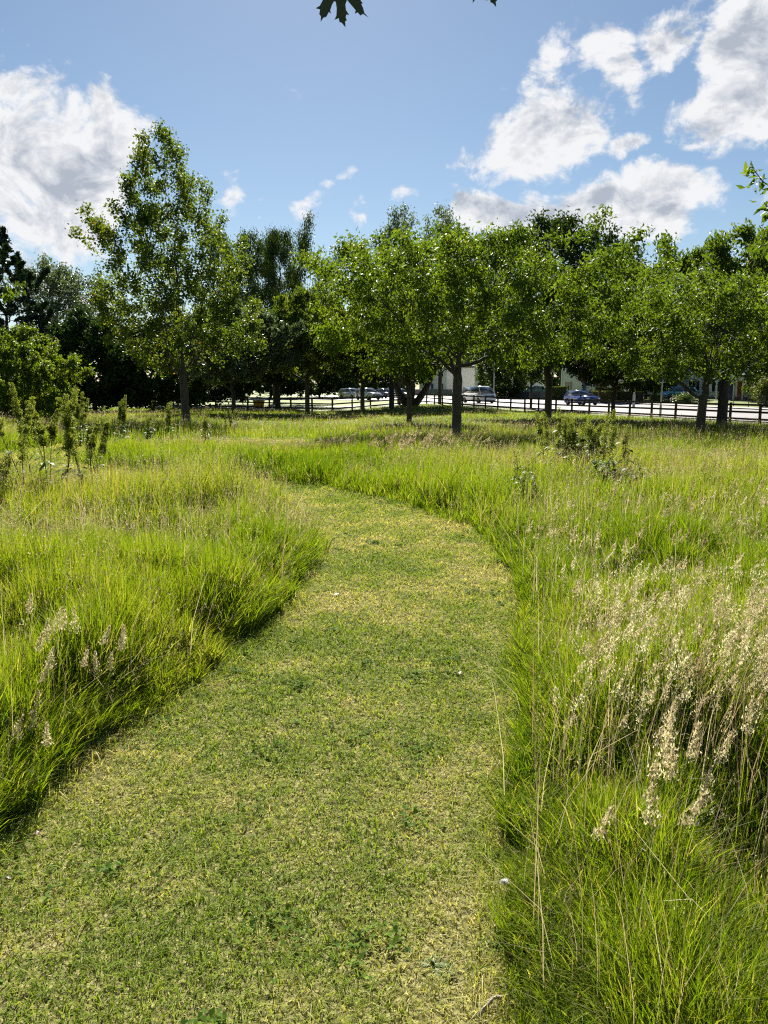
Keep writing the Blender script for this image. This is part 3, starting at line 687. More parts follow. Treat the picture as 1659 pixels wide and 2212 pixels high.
def tree(name, label, cat, loc, sk, bark, leafmat, nleaf, L, mode='random', simple=True, seed=0, group=None, maxdepth=5, spread=1.0, rz=0, tscale=0, width=.5, minr=0, clump=.25):
    P, par, rad, depth, D = sk; rs = np.random.default_rng(900 + seed)
    root = empty(name, loc, rz); tag(root, label, cat, group)
    wood_mesh('trunk', P, par, rad, bark, root, minr)
    cand = np.where((depth <= maxdepth) & (np.arange(len(P)) > 6) & (P[:, 2] > P[:, 2].max() * .08))[0]
    wgt = (1.0 / (1 + depth[cand] * .5)); 
    # light and dark clumps: some twigs carry many leaves, some few
    wgt = wgt * (1 + clump * 3 * (rs.random(len(cand)) - .4)).clip(.15)
    pick = rs.choice(cand, nleaf, p=wgt / wgt.sum())
    pp = par[pick]; f = rs.random((nleaf, 1)); base = P[pick] * f + P[pp] * (1 - f)
    out = P[pick] - P[pp]; out /= np.maximum(np.linalg.norm(out, axis=1, keepdims=True), 1e-6)
    off = rs.normal(0, 1, (nleaf, 3)) * D * .42 * spread
    if mode == 'droop':
        off = rs.normal(0, 1, (nleaf, 3)) * D * .38 * spread
        ax = out * .5 + rs.normal(0, .55, (nleaf, 3)); ax[:, 2] -= .75
    elif mode == 'weep':
        off = rs.normal(0, 1, (nleaf, 3)) * D * .75; off[:, 2] -= rs.random(nleaf) ** 1.5 * D * 3.0; ax = rs.normal(0, .3, (nleaf, 3)); ax[:, 2] -= 1
    elif mode == 'up':
        ax = out * .6 + rs.normal(0, .5, (nleaf, 3)); ax[:, 2] += .5
    elif mode == 'conifer':
        ax = out * 1.0 + rs.normal(0, .35, (nleaf, 3)); ax[:, 2] -= .15; off = off * .6
    else:
        ax = out * .5 + rs.normal(0, .8, (nleaf, 3)); ax[:, 2] -= .1
    pos = base + off
    LL = L * rs.uniform(.6, 1.3, nleaf)
    cl = vnoise(pos[:, 0] * 1.0 + pos[:, 2] * .7, pos[:, 1] + pos[:, 2] * .4, .9, 70 + seed % 5)
    tint = rs.normal(.42, .18, nleaf) + (cl - .5) * .45 + tscale
    leaf_mesh('crown', pos, ax, LL, LL * width, tint, leafmat, root, simple=simple, rs=rs)
    return root
def at(u, y, dz=0): x = ux(u, y, float(tz(0, y)) if abs(u - 829) < 1 else 0); return (x, y, float(tz(x, y)) + dz)

DOME = [(0, .45), (.12, .8), (.35, 1), (.7, .96), (.9, .7), (1, .4)]
ROUND = [(0, .55), (.15, .85), (.4, 1), (.7, .85), (.9, .5), (1, .15)]
OVAL = [(0, .45), (.12, .85), (.3, 1), (.55, .78), (.78, .5), (.93, .28), (1, .12)]
VASE = [(0, .25), (.2, .62), (.45, .9), (.7, 1), (.9, .8), (1, .35)]
CONE = [(0, 1), (.3, .88), (.6, .66), (.85, .38), (1, .14)]
# -- the tall maple on the left
y = 41; b = at(402, y); H = vz(262, y) - b[2]
sk = skeleton(OVAL, 2.6, H, 4.3, .21, 11, natt=1700, step=.27, up=.28, shell=.6, lobes=.13, lean=(-.8, 0), fork=2.8)
tree('maple_tree', 'tall oval maple with a straight grey trunk standing apart on the left', 'tree', b, sk, M['bark'], M['leaf_maple'], 40000, .135, 'random', False, 1, maxdepth=6, width=.85, spread=1.6, clump=.25)
# -- cherry in the centre
y = 29.5; b = at(986, y); H = vz(500, y) - b[2]
sk = skeleton(DOME, 2.6, H, 6.0, .18, 23, natt=2200, step=.28, up=.02, shell=.55, lobes=.15, fork=1.95, shoots=22, slen=6, lean=(.1, 0), flat=.85)
tree('cherry_tree', 'spreading cherry in the centre with drooping leaves and a short trunk forking low', 'tree', b, sk, M['bark'], M['leaf_cherry'], 58000, .155, 'droop', False, 2, maxdepth=5, width=.42, spread=1.6, clump=.3)
# -- cherry on the right
y = 34; b = at(1512, y); H = vz(590, y) - b[2]
sk = skeleton(DOME, 2.35, H, 5.9, .19, 35, natt=2200, step=.28, up=.02, shell=.55, lobes=.15, fork=1.6, shoots=18, slen=6, lean=(.8, 0), flat=.85)
tree('cherry_tree', 'low wide cherry near the right edge with thick spreading limbs', 'tree', b, sk, M['bark'], M['leaf_cherry'], 54000, .155, 'droop', False, 3, maxdepth=5, width=.42, spread=1.6, clump=.3)
# -- near cherry outside the right edge, only its twigs reach in
sk = skeleton(VASE, 1.9, 5.0, 2.45, .10, 47, natt=420, step=.16, up=.05, shell=.5, fork=1.6, lobes=.25)
tree('cherry_tree', 'cherry whose leafy twigs reach in high at the right edge', 'tree', (7.62, 10.2, -.02), sk, M['bark'], M['leaf_cherry'], 2600, .13, 'droop', False, 4, maxdepth=3, width=.42)
# -- near birch outside the left edge
sk = skeleton(ROUND, 2.2, 7.4, 2.3, .10, 51, natt=420, step=.18, up=.05, shell=.5, fork=2.0, lobes=.25)
tree('birch_tree', 'birch whose leafy twigs hang in at the left edge', 'tree', (-9.75, 15.2, 0), sk, M['bark_birch'], M['leaf_maple'], 3200, .12, 'droop', False, 5, maxdepth=4, width=.75, tscale=-.05)

# -- skeleton library for the trees further off
SK = {}
SK['round'] = skeleton(ROUND, .31, 1.0, .42, .02, 61, natt=900, step=.026, tipr=.0011, shell=.5, fork=.24, lobes=.14)
SK['round2'] = skeleton(ROUND, .29, 1.0, .48, .02, 62, natt=900, step=.028, tipr=.0011, shell=.5, fork=.2, lobes=.2)
SK['low'] = skeleton([(0, .9), (.3, 1), (.7, .85), (1, .3)], .06, 1.0, .55, .02, 63, natt=900, step=.032, tipr=.0012, shell=.5, fork=.12, lobes=.16)
SK['vase'] = skeleton(VASE, .31, 1.0, .45, .02, 64, natt=900, step=.026, tipr=.0011, shell=.5, fork=.25, lobes=.15)
SK['tall'] = skeleton([(0, .6), (.3, 1), (.6, .8), (.85, .5), (1, .12)], .18, 1.0, .26, .013, 65, natt=900, step=.019, tipr=.0008, shell=.5, fork=.2, lobes=.2, up=.2)
SK['weep'] = skeleton([(0, .7), (.3, .95), (.6, 1), (.85, .85), (1, .5)], .25, 1.0, .25, .012, 66, natt=1100, step=.021, tipr=.0008, shell=.5, fork=.3, lobes=.22, up=.15)
SK['cone'] = skeleton(CONE, .04, 1.0, .32, .015, 67, natt=1200, step=.022, tipr=.0008, shell=.5, fork=.5, lobes=.1, up=-.05)
SK['vtrunk'] = skeleton(VASE, .42, 1.0, .5, .032, 68, natt=700, step=.03, tipr=.0011, shell=.5, fork=.04, lobes=.12)
def scaled(key, H, wx=1.0, br=None):
    P, par, rad, dep, D = SK[key]; P2 = P * H; P2 = P2 * np.array([wx, wx, 1]); r = rad * H
    if br: k = r / r[0]; r = r * (1 - k) + br * k ** 1.2
    return P2, par, r, dep, D * H * max(1, wx * .8)
FAR = [ # name, label, u, y, v_top, key, wx, trunk r, bark, leaf, n, L, mode, tscale
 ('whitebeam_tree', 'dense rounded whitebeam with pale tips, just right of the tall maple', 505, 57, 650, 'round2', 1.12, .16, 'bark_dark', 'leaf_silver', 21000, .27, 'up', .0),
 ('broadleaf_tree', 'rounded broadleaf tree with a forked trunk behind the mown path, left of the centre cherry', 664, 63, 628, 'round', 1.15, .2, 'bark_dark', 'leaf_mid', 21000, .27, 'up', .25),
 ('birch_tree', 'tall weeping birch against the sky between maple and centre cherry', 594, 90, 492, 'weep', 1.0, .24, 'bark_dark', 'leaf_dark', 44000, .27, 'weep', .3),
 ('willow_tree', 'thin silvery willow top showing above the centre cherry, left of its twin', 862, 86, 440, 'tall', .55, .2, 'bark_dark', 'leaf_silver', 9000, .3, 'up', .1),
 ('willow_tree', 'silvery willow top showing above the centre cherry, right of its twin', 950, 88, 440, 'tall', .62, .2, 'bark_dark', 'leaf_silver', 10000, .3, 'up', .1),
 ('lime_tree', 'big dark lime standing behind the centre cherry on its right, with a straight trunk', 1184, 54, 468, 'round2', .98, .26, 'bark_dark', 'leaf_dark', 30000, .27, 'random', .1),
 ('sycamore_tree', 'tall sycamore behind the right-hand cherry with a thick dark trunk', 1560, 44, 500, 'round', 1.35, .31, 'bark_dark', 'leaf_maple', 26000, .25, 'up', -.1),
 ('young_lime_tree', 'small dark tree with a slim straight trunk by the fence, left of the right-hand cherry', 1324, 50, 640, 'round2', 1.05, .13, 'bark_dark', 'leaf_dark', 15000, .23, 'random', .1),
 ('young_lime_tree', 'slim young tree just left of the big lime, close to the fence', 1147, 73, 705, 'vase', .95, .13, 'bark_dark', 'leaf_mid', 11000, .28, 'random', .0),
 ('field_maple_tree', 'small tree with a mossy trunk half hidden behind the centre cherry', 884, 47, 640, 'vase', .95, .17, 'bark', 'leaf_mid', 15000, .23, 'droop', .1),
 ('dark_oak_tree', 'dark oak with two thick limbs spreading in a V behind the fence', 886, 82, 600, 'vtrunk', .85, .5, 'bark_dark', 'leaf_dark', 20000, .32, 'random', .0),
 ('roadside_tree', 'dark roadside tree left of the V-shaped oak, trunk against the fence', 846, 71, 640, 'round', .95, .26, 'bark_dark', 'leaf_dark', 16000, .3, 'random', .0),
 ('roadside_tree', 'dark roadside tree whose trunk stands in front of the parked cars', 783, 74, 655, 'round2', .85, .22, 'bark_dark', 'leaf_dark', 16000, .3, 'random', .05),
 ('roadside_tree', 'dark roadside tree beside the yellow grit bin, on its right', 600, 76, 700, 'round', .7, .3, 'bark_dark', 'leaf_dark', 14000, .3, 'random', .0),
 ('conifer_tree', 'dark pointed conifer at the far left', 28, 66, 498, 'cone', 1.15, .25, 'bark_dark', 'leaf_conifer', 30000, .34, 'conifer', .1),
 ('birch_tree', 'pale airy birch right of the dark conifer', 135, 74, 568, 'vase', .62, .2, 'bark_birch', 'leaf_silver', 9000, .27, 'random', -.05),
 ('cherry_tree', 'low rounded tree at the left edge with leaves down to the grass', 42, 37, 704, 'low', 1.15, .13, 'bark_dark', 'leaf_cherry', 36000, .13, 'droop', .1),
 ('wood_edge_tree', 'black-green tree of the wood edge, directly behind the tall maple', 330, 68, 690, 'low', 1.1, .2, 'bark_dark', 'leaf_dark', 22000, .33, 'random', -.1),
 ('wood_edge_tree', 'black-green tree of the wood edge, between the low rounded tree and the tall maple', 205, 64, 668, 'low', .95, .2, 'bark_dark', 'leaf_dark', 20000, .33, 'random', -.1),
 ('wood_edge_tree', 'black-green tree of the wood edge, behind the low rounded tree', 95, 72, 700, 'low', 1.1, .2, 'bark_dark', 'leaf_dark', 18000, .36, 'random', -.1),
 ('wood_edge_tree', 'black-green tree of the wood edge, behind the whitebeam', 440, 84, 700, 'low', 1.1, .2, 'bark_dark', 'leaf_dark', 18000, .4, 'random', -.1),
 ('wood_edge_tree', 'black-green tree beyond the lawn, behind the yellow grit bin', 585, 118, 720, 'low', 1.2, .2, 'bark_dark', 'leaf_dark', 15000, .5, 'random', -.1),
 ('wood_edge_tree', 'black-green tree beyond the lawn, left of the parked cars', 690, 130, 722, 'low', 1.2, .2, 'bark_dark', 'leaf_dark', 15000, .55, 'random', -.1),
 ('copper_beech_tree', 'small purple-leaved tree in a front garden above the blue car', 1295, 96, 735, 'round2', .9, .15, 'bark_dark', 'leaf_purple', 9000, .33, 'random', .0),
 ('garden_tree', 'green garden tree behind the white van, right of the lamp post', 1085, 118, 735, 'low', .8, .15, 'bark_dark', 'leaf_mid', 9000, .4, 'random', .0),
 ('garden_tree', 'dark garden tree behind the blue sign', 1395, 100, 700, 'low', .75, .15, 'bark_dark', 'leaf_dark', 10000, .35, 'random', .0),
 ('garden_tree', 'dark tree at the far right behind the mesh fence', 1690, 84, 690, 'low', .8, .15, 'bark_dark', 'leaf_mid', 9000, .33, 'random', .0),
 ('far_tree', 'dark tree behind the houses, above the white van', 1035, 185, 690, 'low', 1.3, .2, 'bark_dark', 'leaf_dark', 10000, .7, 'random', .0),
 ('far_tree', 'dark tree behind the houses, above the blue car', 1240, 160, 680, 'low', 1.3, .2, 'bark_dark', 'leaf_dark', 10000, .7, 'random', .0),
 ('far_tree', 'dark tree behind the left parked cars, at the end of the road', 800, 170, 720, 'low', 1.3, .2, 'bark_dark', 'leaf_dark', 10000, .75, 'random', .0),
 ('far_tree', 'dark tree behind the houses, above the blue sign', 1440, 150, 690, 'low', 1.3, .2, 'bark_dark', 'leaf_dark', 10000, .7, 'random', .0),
]
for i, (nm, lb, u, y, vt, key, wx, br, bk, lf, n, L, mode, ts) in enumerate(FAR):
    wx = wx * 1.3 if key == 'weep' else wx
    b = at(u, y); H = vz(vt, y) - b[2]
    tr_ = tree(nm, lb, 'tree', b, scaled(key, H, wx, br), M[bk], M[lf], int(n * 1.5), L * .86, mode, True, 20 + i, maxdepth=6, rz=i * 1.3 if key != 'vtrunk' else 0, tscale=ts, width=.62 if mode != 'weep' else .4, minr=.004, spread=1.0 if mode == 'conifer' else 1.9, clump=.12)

    if nm == 'dark_oak_tree':
        for s_, (u2, v2) in enumerate(((845, 800), (940, 790))):
            e = np.array([ux(u2, y, 3.4) - b[0], .6 - s_, vz(v2, y) - b[2]]); T = np.linspace(0, 1, 6)
            Pt = np.stack([e[0] * T ** .85 + (s_ - .5) * .3, e[1] * T, e[2] * T ** 1.15 - .1], 1); dd_ = np.diff(Pt, axis=0); rr_ = .42 - .2 * T
            V, Fc = tubes(Pt[:-1], Pt[1:], rr_[:-1], rr_[1:], np.r_[dd_[:1], dd_[:-1]], dd_, 10); mesh_np('limb', V, Fc, M['bark_dark'], smooth=True, parent=tr_)

# ---------------------------------------------------------------- fence
def fence():
    root = empty('post_and_rail_fence', (0, 0, 0)); tag(root, 'long dark three-rail timber fence between the meadow and the road', 'fence')
    posts = [300, 420, 540, 650, 752, 850, 976, 1061, 1146, 1229, 1309, 1387, 1459, 1537, 1612, 1680, 1711, 1742, 1782, 1821, 1866, 1911, 1960, 2010, 2066, 2120, 2188, 2251, 2319, 2396, 2478, 2564, 2658, 2763, 2873, 2990, 3120, 3270, 3440]
    pts = []
    for px in posts:
        y = fence_y(px); x = (px - 1512) / 3028 * (y * .987 + .35); pts.append((x, y, float(tz(x, y))))
    for i, (x, y, z) in enumerate(pts):
        q = pts[min(i + 1, len(pts) - 1)]; p = pts[max(i - 1, 0)]; a = math.atan2(q[1] - p[1], q[0] - p[0])
        m = Matrix.Translation((x, y, z)) @ Matrix.Rotation(a, 4, 'Z')
        hgt = 1.24 + random.uniform(-.03, .03)
        MB().box(-.06, .06, -.055, .055, -.2, hgt, m @ Matrix.Rotation(random.uniform(-.02, .02), 4, 'X')).build('post', M['fence'], root)
    for k, hz in enumerate((1.13, .71, .30)):
        mb = MB()
        for p, q in zip(pts, pts[1:]):
            dx, dy = q[0] - p[0], q[1] - p[1]; a = math.atan2(dy, dx); L = math.hypot(dx, dy)
            nxm = -.075 if True else 0
            z0 = p[2] + hz; z1 = q[2] + hz; pit = math.atan2(z1 - z0, L)
            m = Matrix.Translation((p[0], p[1], z0)) @ Matrix.Rotation(a, 4, 'Z') @ Matrix.Rotation(-pit, 4, 'Y')
            mb.box(.004, L - .004, -.08, -.058, -.06, .06, m)
        mb.build('rail', M['fence'], root)
fence()

# ---------------------------------------------------------------- vehicles
def wheel(parent, x, y, r, side):
    m = Matrix.Translation((x, y, r)) @ Matrix.Rotation(R(90), 4, 'X')
    w = MB().lathe([(r * .62, -.11), (r * .9, -.11), (r, -.07), (r, .07), (r * .9, .11), (r * .62, .11)], 20, m=m).build('wheel', M['tyre'], parent, True)
    mb = MB().lathe([(r * .64, -.06), (r * .64, .06)], 20, m=m)
    for k in range(5):
        mb.box(-.025, .025, 0, r * .6, .05 * side * -1 - .05, .05 * side * -1 + .075, m @ Matrix.Rotation(k * 2 * math.pi / 5, 4, 'Z'))
    mb.build('rim', M['rim'], w)
def arch(cx, r, z0, n=8): return [(cx - r * math.cos(math.pi * i / n), z0 + r * math.sin(math.pi * i / n)) for i in range(n + 1)]
def car(name, label, cat, px, y, heading, paint, kind='suv', zoff=0, paint2=None, group=None):
    x = (px - 1512) / 3028 * y; root = empty(name, (x, y, float(tz(x, y)) + .045 + zoff), math.atan2(heading[1], heading[0])); tag(root, label, cat, group)
    K = {'suv': dict(L=4.2, W=1.80, H=1.56, belt=.98, hood=1.0, wr=.34, wb=2.6, g=[(-1.95, .98), (-1.55, 1.48), (-.2, 1.56), (.35, 1.5), (1.05, 1.02)]),
         'hatch': dict(L=4.0, W=1.74, H=1.48, belt=.92, hood=.9, wr=.32, wb=2.5, g=[(-1.85, .92), (-1.5, 1.38), (-.2, 1.48), (.3, 1.43), (1.1, .94)]),
         'estate': dict(L=4.6, W=1.82, H=1.5, belt=.93, hood=.9, wr=.33, wb=2.75, g=[(-2.15, .93), (-1.75, 1.42), (-.2, 1.5), (.4, 1.44), (1.25, .95)]),
         'van': dict(L=4.7, W=1.98, H=1.93, belt=1.12, hood=1.18, wr=.36, wb=3.0, g=[(-2.3, 1.12), (-2.2, 1.82), (-1.9, 1.93), (.9, 1.93), (1.25, 1.82), (1.95, 1.14)])}[kind]
    L, W, H, belt, wr, wb = K['L'], K['W'], K['H'], K['belt'], K['wr'], K['wb']; h2 = L / 2; sill = .22
    lo = [(-h2 + .05, .35), (-h2 + .12, sill)] + arch(-wb / 2, wr + .05, sill) + arch(wb / 2, wr + .05, sill) + [(h2 - .12, sill), (h2 - .02, .36), (h2, .58), (h2 - .12, K['hood'] - .18), (h2 - .35, K['hood'] - .06), (K['g'][-1][0], belt + .02), (K['g'][0][0], belt), (-h2 + .02, belt - .1), (-h2, .62)]
    def tp(x_, z_): return 1 - .10 * max(0, abs(x_) - h2 * .72) / (h2 * .28) - .03 * max(0, z_ - .7)
    MB().prism(lo, -W / 2, W / 2, tp).bevel(.035, 22).build('body', paint, root, True)
    g = K['g']
    def tg(x_, z_): return (1 - .20 * (z_ - belt) / (H - belt)) * .955
    glass = MB().prism(g, -W / 2, W / 2, tg).bevel(.03).build('windows', M['car_glass'], root, True)
    # roof panel and pillars in body colour
    up = [p for p in g if p[1] > belt + .3]
    rf = [(p[0] * .985, p[1] - .03) for p in up] + [(p[0] * .985, p[1] + .02) for p in up[::-1]]
    MB().prism(rf, -W / 2 * .985, W / 2 * .985, tg).bevel(.012).build('roof', paint2 or paint, root, True)
    for (xa, xb, wd) in ((g[0][0], up[0][0], .17), (-.25, -.3, .06), (g[-1][0], up[-1][0], .07)):
        for s in (-1, 1):
            mb = MB(); za, zb = belt - .01, H - .07
            ya, yb = s * W / 2 * tg(0, za) * 1.005, s * W / 2 * tg(0, zb) * 1.01
            v = [(xa - wd / 2, ya, za), (xa + wd / 2, ya, za), (xb + wd / 2, yb, zb), (xb - wd / 2, yb, zb)]
            f = [mb.bm.verts.new(q) for q in v]; bk = [mb.bm.verts.new((q[0], q[1] - s * .05, q[2])) for q in v]
            mb.bm.faces.new(f); mb.bm.faces.new(bk[::-1])
            for i in range(4): mb.bm.faces.new((f[i], bk[i], bk[(i + 1) % 4], f[(i + 1) % 4]))
            mb.build('pillar', paint, root)
    for sx in (-1, 1):
        for sy in (-1, 1): wheel(root, sx * wb / 2, sy * (W / 2 - .12), wr, sy)
    for s in (-1, 1):
        MB().prism([(h2 - .38, K['hood'] - .27), (h2 - .045, K['hood'] - .33), (h2 - .07, K['hood'] - .21), (h2 - .36, K['hood'] - .17)], s * W * .30, s * W * .465).bevel(.01).build('headlight', M['lamp_glass'], root, True)
        MB().box(-h2 - .012, -h2 + .12, s * W * .33, s * W * .455, belt - .3, belt - .14).bevel(.01).build('tail_light', M['red_lamp'], root)
        MB().box(.78, .93, s * W * .47 if s > 0 else s * W * .56, s * W * .56 if s > 0 else s * W * .47, belt + .0, belt + .14).bevel(.03).build('wing_mirror', paint, root, True)
    MB().box(h2 - .08, h2 + .006, -W * .30, W * .30, K['hood'] - .42, K['hood'] - .30).bevel(.01).build('grille', M['black_trim'], root)
    MB().box(h2 - .06, h2 + .008, -W * .36, W * .36, .27, .38).bevel(.01).build('bumper_trim', M['black_trim'], root)
    MB().box(h2 - .03, h2 + .018, -.26, .26, .44, .55).build('number_plate', M['plate'], root)
    for s in (-1, 1):
        MB().box(-wb / 2 + wr + .06, wb / 2 - wr - .06, s * W / 2 - (.0 if s < 0 else .03), s * W / 2 + (.03 if s < 0 else .0), .2, .3).build('sill_trim', M['black_trim'], root)
        for xx in (.05, -.95): MB().box(xx, xx + .17, s * W / 2 * .985 - .012, s * W / 2 * .985 + .012, belt - .16, belt - .13).build('door_handle', paint, root)
    return root
def paint(name, col, metal=.3): return mat_plain(name, col, .25, metal=metal, var=.03, coat=1)
PB, PW, PS, PD, PL, PG = paint('paint_blue', (.015, .06, .26)), paint('paint_white', (.78, .79, .80), 0), paint('paint_silver', (.55, .57, .58), .3), paint('paint_dark', (.02, .025, .04)), paint('paint_pale_blue', (.12, .36, .48)), paint('paint_grey', (.5, .51, .52), .2)
HD = (.37, -.93)
car('blue_car', 'blue crossover car parked facing the viewer in front of the clipped hedges', 'car', 2282, 84, (.40, -.92), PB, 'suv')
car('white_van', 'white minivan with two-tone body parked left of the lamp post', 'van', 1880, 90, (.42, -.91), PW, 'van')
car('silver_car', 'grey and white car parked nearest among the cars at the left of the road', 'car', 1450, 104, (.55, -.83), PG, 'suv')
car('silver_car', 'black-windowed silver car parked leftmost at the end of the road', 'car', 1385, 114, (.6, -.8), PS, 'estate')
car('dark_blue_car', 'dark blue car with glaring windscreen parked right of the grey car', 'car', 1512, 114, (.35, -.93), PD, 'hatch')
car('black_car', 'dark car with sunlit bonnet seen through the V of the oak trunk', 'car', 1583, 107, (.45, -.9), PD, 'hatch')
car('pale_blue_car', 'pale blue car on the raised drive behind the blue sign and black railings', 'car', 2652, 94, (-.97, -.22), PL, 'estate', zoff=.12)
car('pale_blue_car', 'light blue car in a driveway behind the slate grey panels', 'car', 2088, 118, (-.9, -.4), PL, 'hatch', zoff=.35)

# ---------------------------------------------------------------- street furniture
def lamp_post(px, y, label):
    x = (px - 1512) / 3028 * y; z = float(tz(x, y)); root = empty('lamp_post', (x, y, z)); tag(root, label, 'lamp post', 'grey street lamp posts')
    MB().cyl((0, 0, 0), (0, 0, 1.3), .14, .13, 12).cyl((0, 0, 1.3), (0, 0, 6.0), .085, .05, 12).build('post', M['steel'], root)
    MB().cyl((0, 0, 5.95), (-.5, -.2, 6.1), .03, .03, 8).build('arm', M['steel'], root)
    MB().box(-1.0, -.45, -.32, -.1, 6.04, 6.14).bevel(.03).build('lantern', M['steel'], root)
lamp_post(1939, 99, 'grey street lamp post right of the white van'); lamp_post(2486, 79, 'grey street lamp post right of the blue car')
def sign():
    y = 56.5; px = 2592; x = (px - 1512) / 3028 * y; z = float(tz(x, y)); root = empty('road_sign', (x, y, z)); tag(root, 'blue square signs with white border on a grey pole behind the fence', 'sign')
    MB().cyl((0, 0, 0), (0, 0, 3.2), .055, .055, 12).build('pole', M['steel'], root); MB().cyl((0, 0, 0), (0, 0, .9), .085, .085, 12).build('base_sleeve', M['steel'], root)
    for zb, hh in ((2.47, .42), (2.95, .46)):
        p = MB().box(-.245, .245, -.085, -.07, zb, zb + hh).bevel(.006).build('sign_plate', M['sign_white'], root)
        MB().box(-.22, .22, -.091, -.0855, zb + .025, zb + hh - .025).build('panel', M['sign_blue'], p)
        mk = MB()
        if zb < 2.6:          # arrow and walking figure
            mk.box(-.11, -.03, -.0955, -.0912, zb + .12, zb + .145).prism([(-.14, zb + .1325), (-.105, zb + .165), (-.105, zb + .10)], -.0955, -.0912)
            mk.cyl((.045, -.0955, zb + .2), (.045, -.0912, zb + .2), .022, k=10).prism([(.02, zb + .17), (.07, zb + .18), (.055, zb + .12), (.08, zb + .06), (.055, zb + .055), (.035, zb + .10), (.005, zb + .055), (-.015, zb + .065), (.02, zb + .12)], -.0955, -.0912)
        else:
            mk.box(-.16, .10, -.0955, -.0912, zb + .26, zb + .29).box(-.08, .16, -.0955, -.0912, zb + .14, zb + .17)
        mk.build('marking', M['sign_white'], p)
sign()
def grit_bin():
    y = 79; px = 1024; x = (px - 1512) / 3028 * y; z = float(tz(x, y)) + .04; root = empty('grit_bin', (x, y, z)); tag(root, 'yellow grit bin with a pale domed lid beyond the fence', 'grit bin')
    def tp(a, b): return 1
    mb = MB(); b0 = [mb.bm.verts.new(v) for v in ((-.46, -.3, 0), (.46, -.3, 0), (.46, .3, 0), (-.46, .3, 0))]; b1 = [mb.bm.verts.new(v) for v in ((-.55, -.38, .62), (.55, -.38, .62), (.55, .38, .62), (-.55, .38, .62))]
    mb.bm.faces.new(b0[::-1]); mb.bm.faces.new(b1)
    for i in range(4): mb.bm.faces.new((b0[i], b0[(i + 1) % 4], b1[(i + 1) % 4], b1[i]))
    mb.bevel(.03).build('body', M['grit_yellow'], root)
    MB().prism([(-.60, .61), (.60, .61), (.58, .74), (.45, .92), (.2, 1.0), (-.2, 1.0), (-.45, .92), (-.58, .74)], -.42, .42).bevel(.05, 15).build('lid', M['grit_white'], root, True)
    MB().box(-.12, .12, -.44, -.41, .64, .70).build('handle', M['black_trim'], root)
grit_bin()

# ---------------------------------------------------------------- garden fronts
def along(s, t): p = FO + FN * s + FD * t; return p
def t_for(px, s):
    k = (px - 1512) / 3028; p = FO + FN * s; return (p[0] - k * p[1]) / (k * FD[1] - FD[0])
ANG = math.atan2(FD[1], FD[0])
def placed(s, t, dz=0):
    p = along(s, t); return Matrix.Translation((p[0], p[1], float(tz(p[0], p[1])) + dz)) @ Matrix.Rotation(ANG, 4, 'Z')
def hedge(name, label, px0, px1, s, h, d, leaf='leaf_hedge', n=6000, L=.11):
    t0, t1 = sorted((t_for(px0, s), t_for(px1, s))); m = placed(s, t0); root = empty(name); root.matrix_world = m; tag(root, label, 'hedge')
    W = t1 - t0
    core = MB().box(.06, W - .06, -d / 2 + .06, d / 2 - .06, 0, h - .06).bevel(.08).build('core', M['bark_dark'], root)
    rs = np.random.default_rng(int(px0)); f = rs.random(n); P = np.stack([rs.uniform(0, W, n), rs.uniform(-d / 2, d / 2, n), rs.uniform(0, h, n)], 1)
    P[f < .3, 2] = h - np.abs(rs.normal(0, .03, (f < .3).sum())); k = (f >= .3) & (f < .75); P[k, 1] = d / 2 - np.abs(rs.normal(0, .03, k.sum())); k2 = f >= .75; P[k2, 1] = -d / 2 + np.abs(rs.normal(0, .03, k2.sum()))
    k3 = rs.random(n) < .12; P[k3, 0] = np.where(rs.random(k3.sum()) < .5, 0, W)
    leaf_mesh('foliage', P, rs.normal(0, 1, (n, 3)) + np.array([0, 0, .4]), np.full(n, L), np.full(n, L * .6), rs.normal(.5, .2, n), M[leaf], root, True, rs=rs)
    return root
hedge('clipped_hedge', 'golden-topped clipped box hedge right behind the blue car', 2322, 2412, 24.9, 1.28, 1.1)
hedge('clipped_hedge', 'golden-topped clipped box hedge between lamp post and blue car', 2428, 2512, 24.9, 1.28, 1.1)
hedge('dark_hedge', 'dark clipped hedge behind the golden hedges', 2345, 2420, 27.5, 1.7, 1.0, 'leaf_dark')
hedge('round_topped_hedge', 'long green hedge behind the white van', 1870, 1995, 27.5, 1.75, 1.2, 'leaf_mid', 7000, .14)
hedge('dark_hedge', 'tall dark hedge right of the slate grey panels', 2165, 2212, 25.2, 1.75, 1.0, 'leaf_mid')
def panel_fence(name, label, px0, px1, s, h, mat, cat='garden fence', step=1.8, gap=0):
    t0, t1 = sorted((t_for(px0, s), t_for(px1, s))); root = empty(name); root.matrix_world = placed(s, t0); tag(root, label, cat); W = t1 - t0
    n = max(1, round(W / step))
    for i in range(n):
        a = W * i / n; b = W * (i + 1) / n; mb = MB(); k = max(6, int((b - a) / .15))
        for j in range(k):
            c = a + .06 + (b - a - .12) * j / k; e = a + .06 + (b - a - .12) * (j + 1) / k
            mb.box(c + .004 + gap, e - .004, -.02 - .006 * (j % 2), .02, .06, h)
        mb.build('panel', mat, root)
        MB().box(a - .05, a + .05, -.05, .05, 0, h + .05).build('post', mat, root)
    MB().box(W - .05, W + .05, -.05, .05, 0, h + .05).build('post', mat, root)
panel_fence('garden_fence', 'slate grey boarded garden fence behind the roses', 2008, 2078, 25, 1.05, M['grey_fence'])
panel_fence('garden_gate', 'slate grey slatted garden gate left of the tall dark hedge', 2090, 2142, 25, 1.15, M['grey_fence'], 'gate', gap=.05)
panel_fence('garden_fence', 'dark green boarded fence on the corner left of the centre cherry trunk', 1680, 1775, 24.9, 1.3, M['green_fence'])
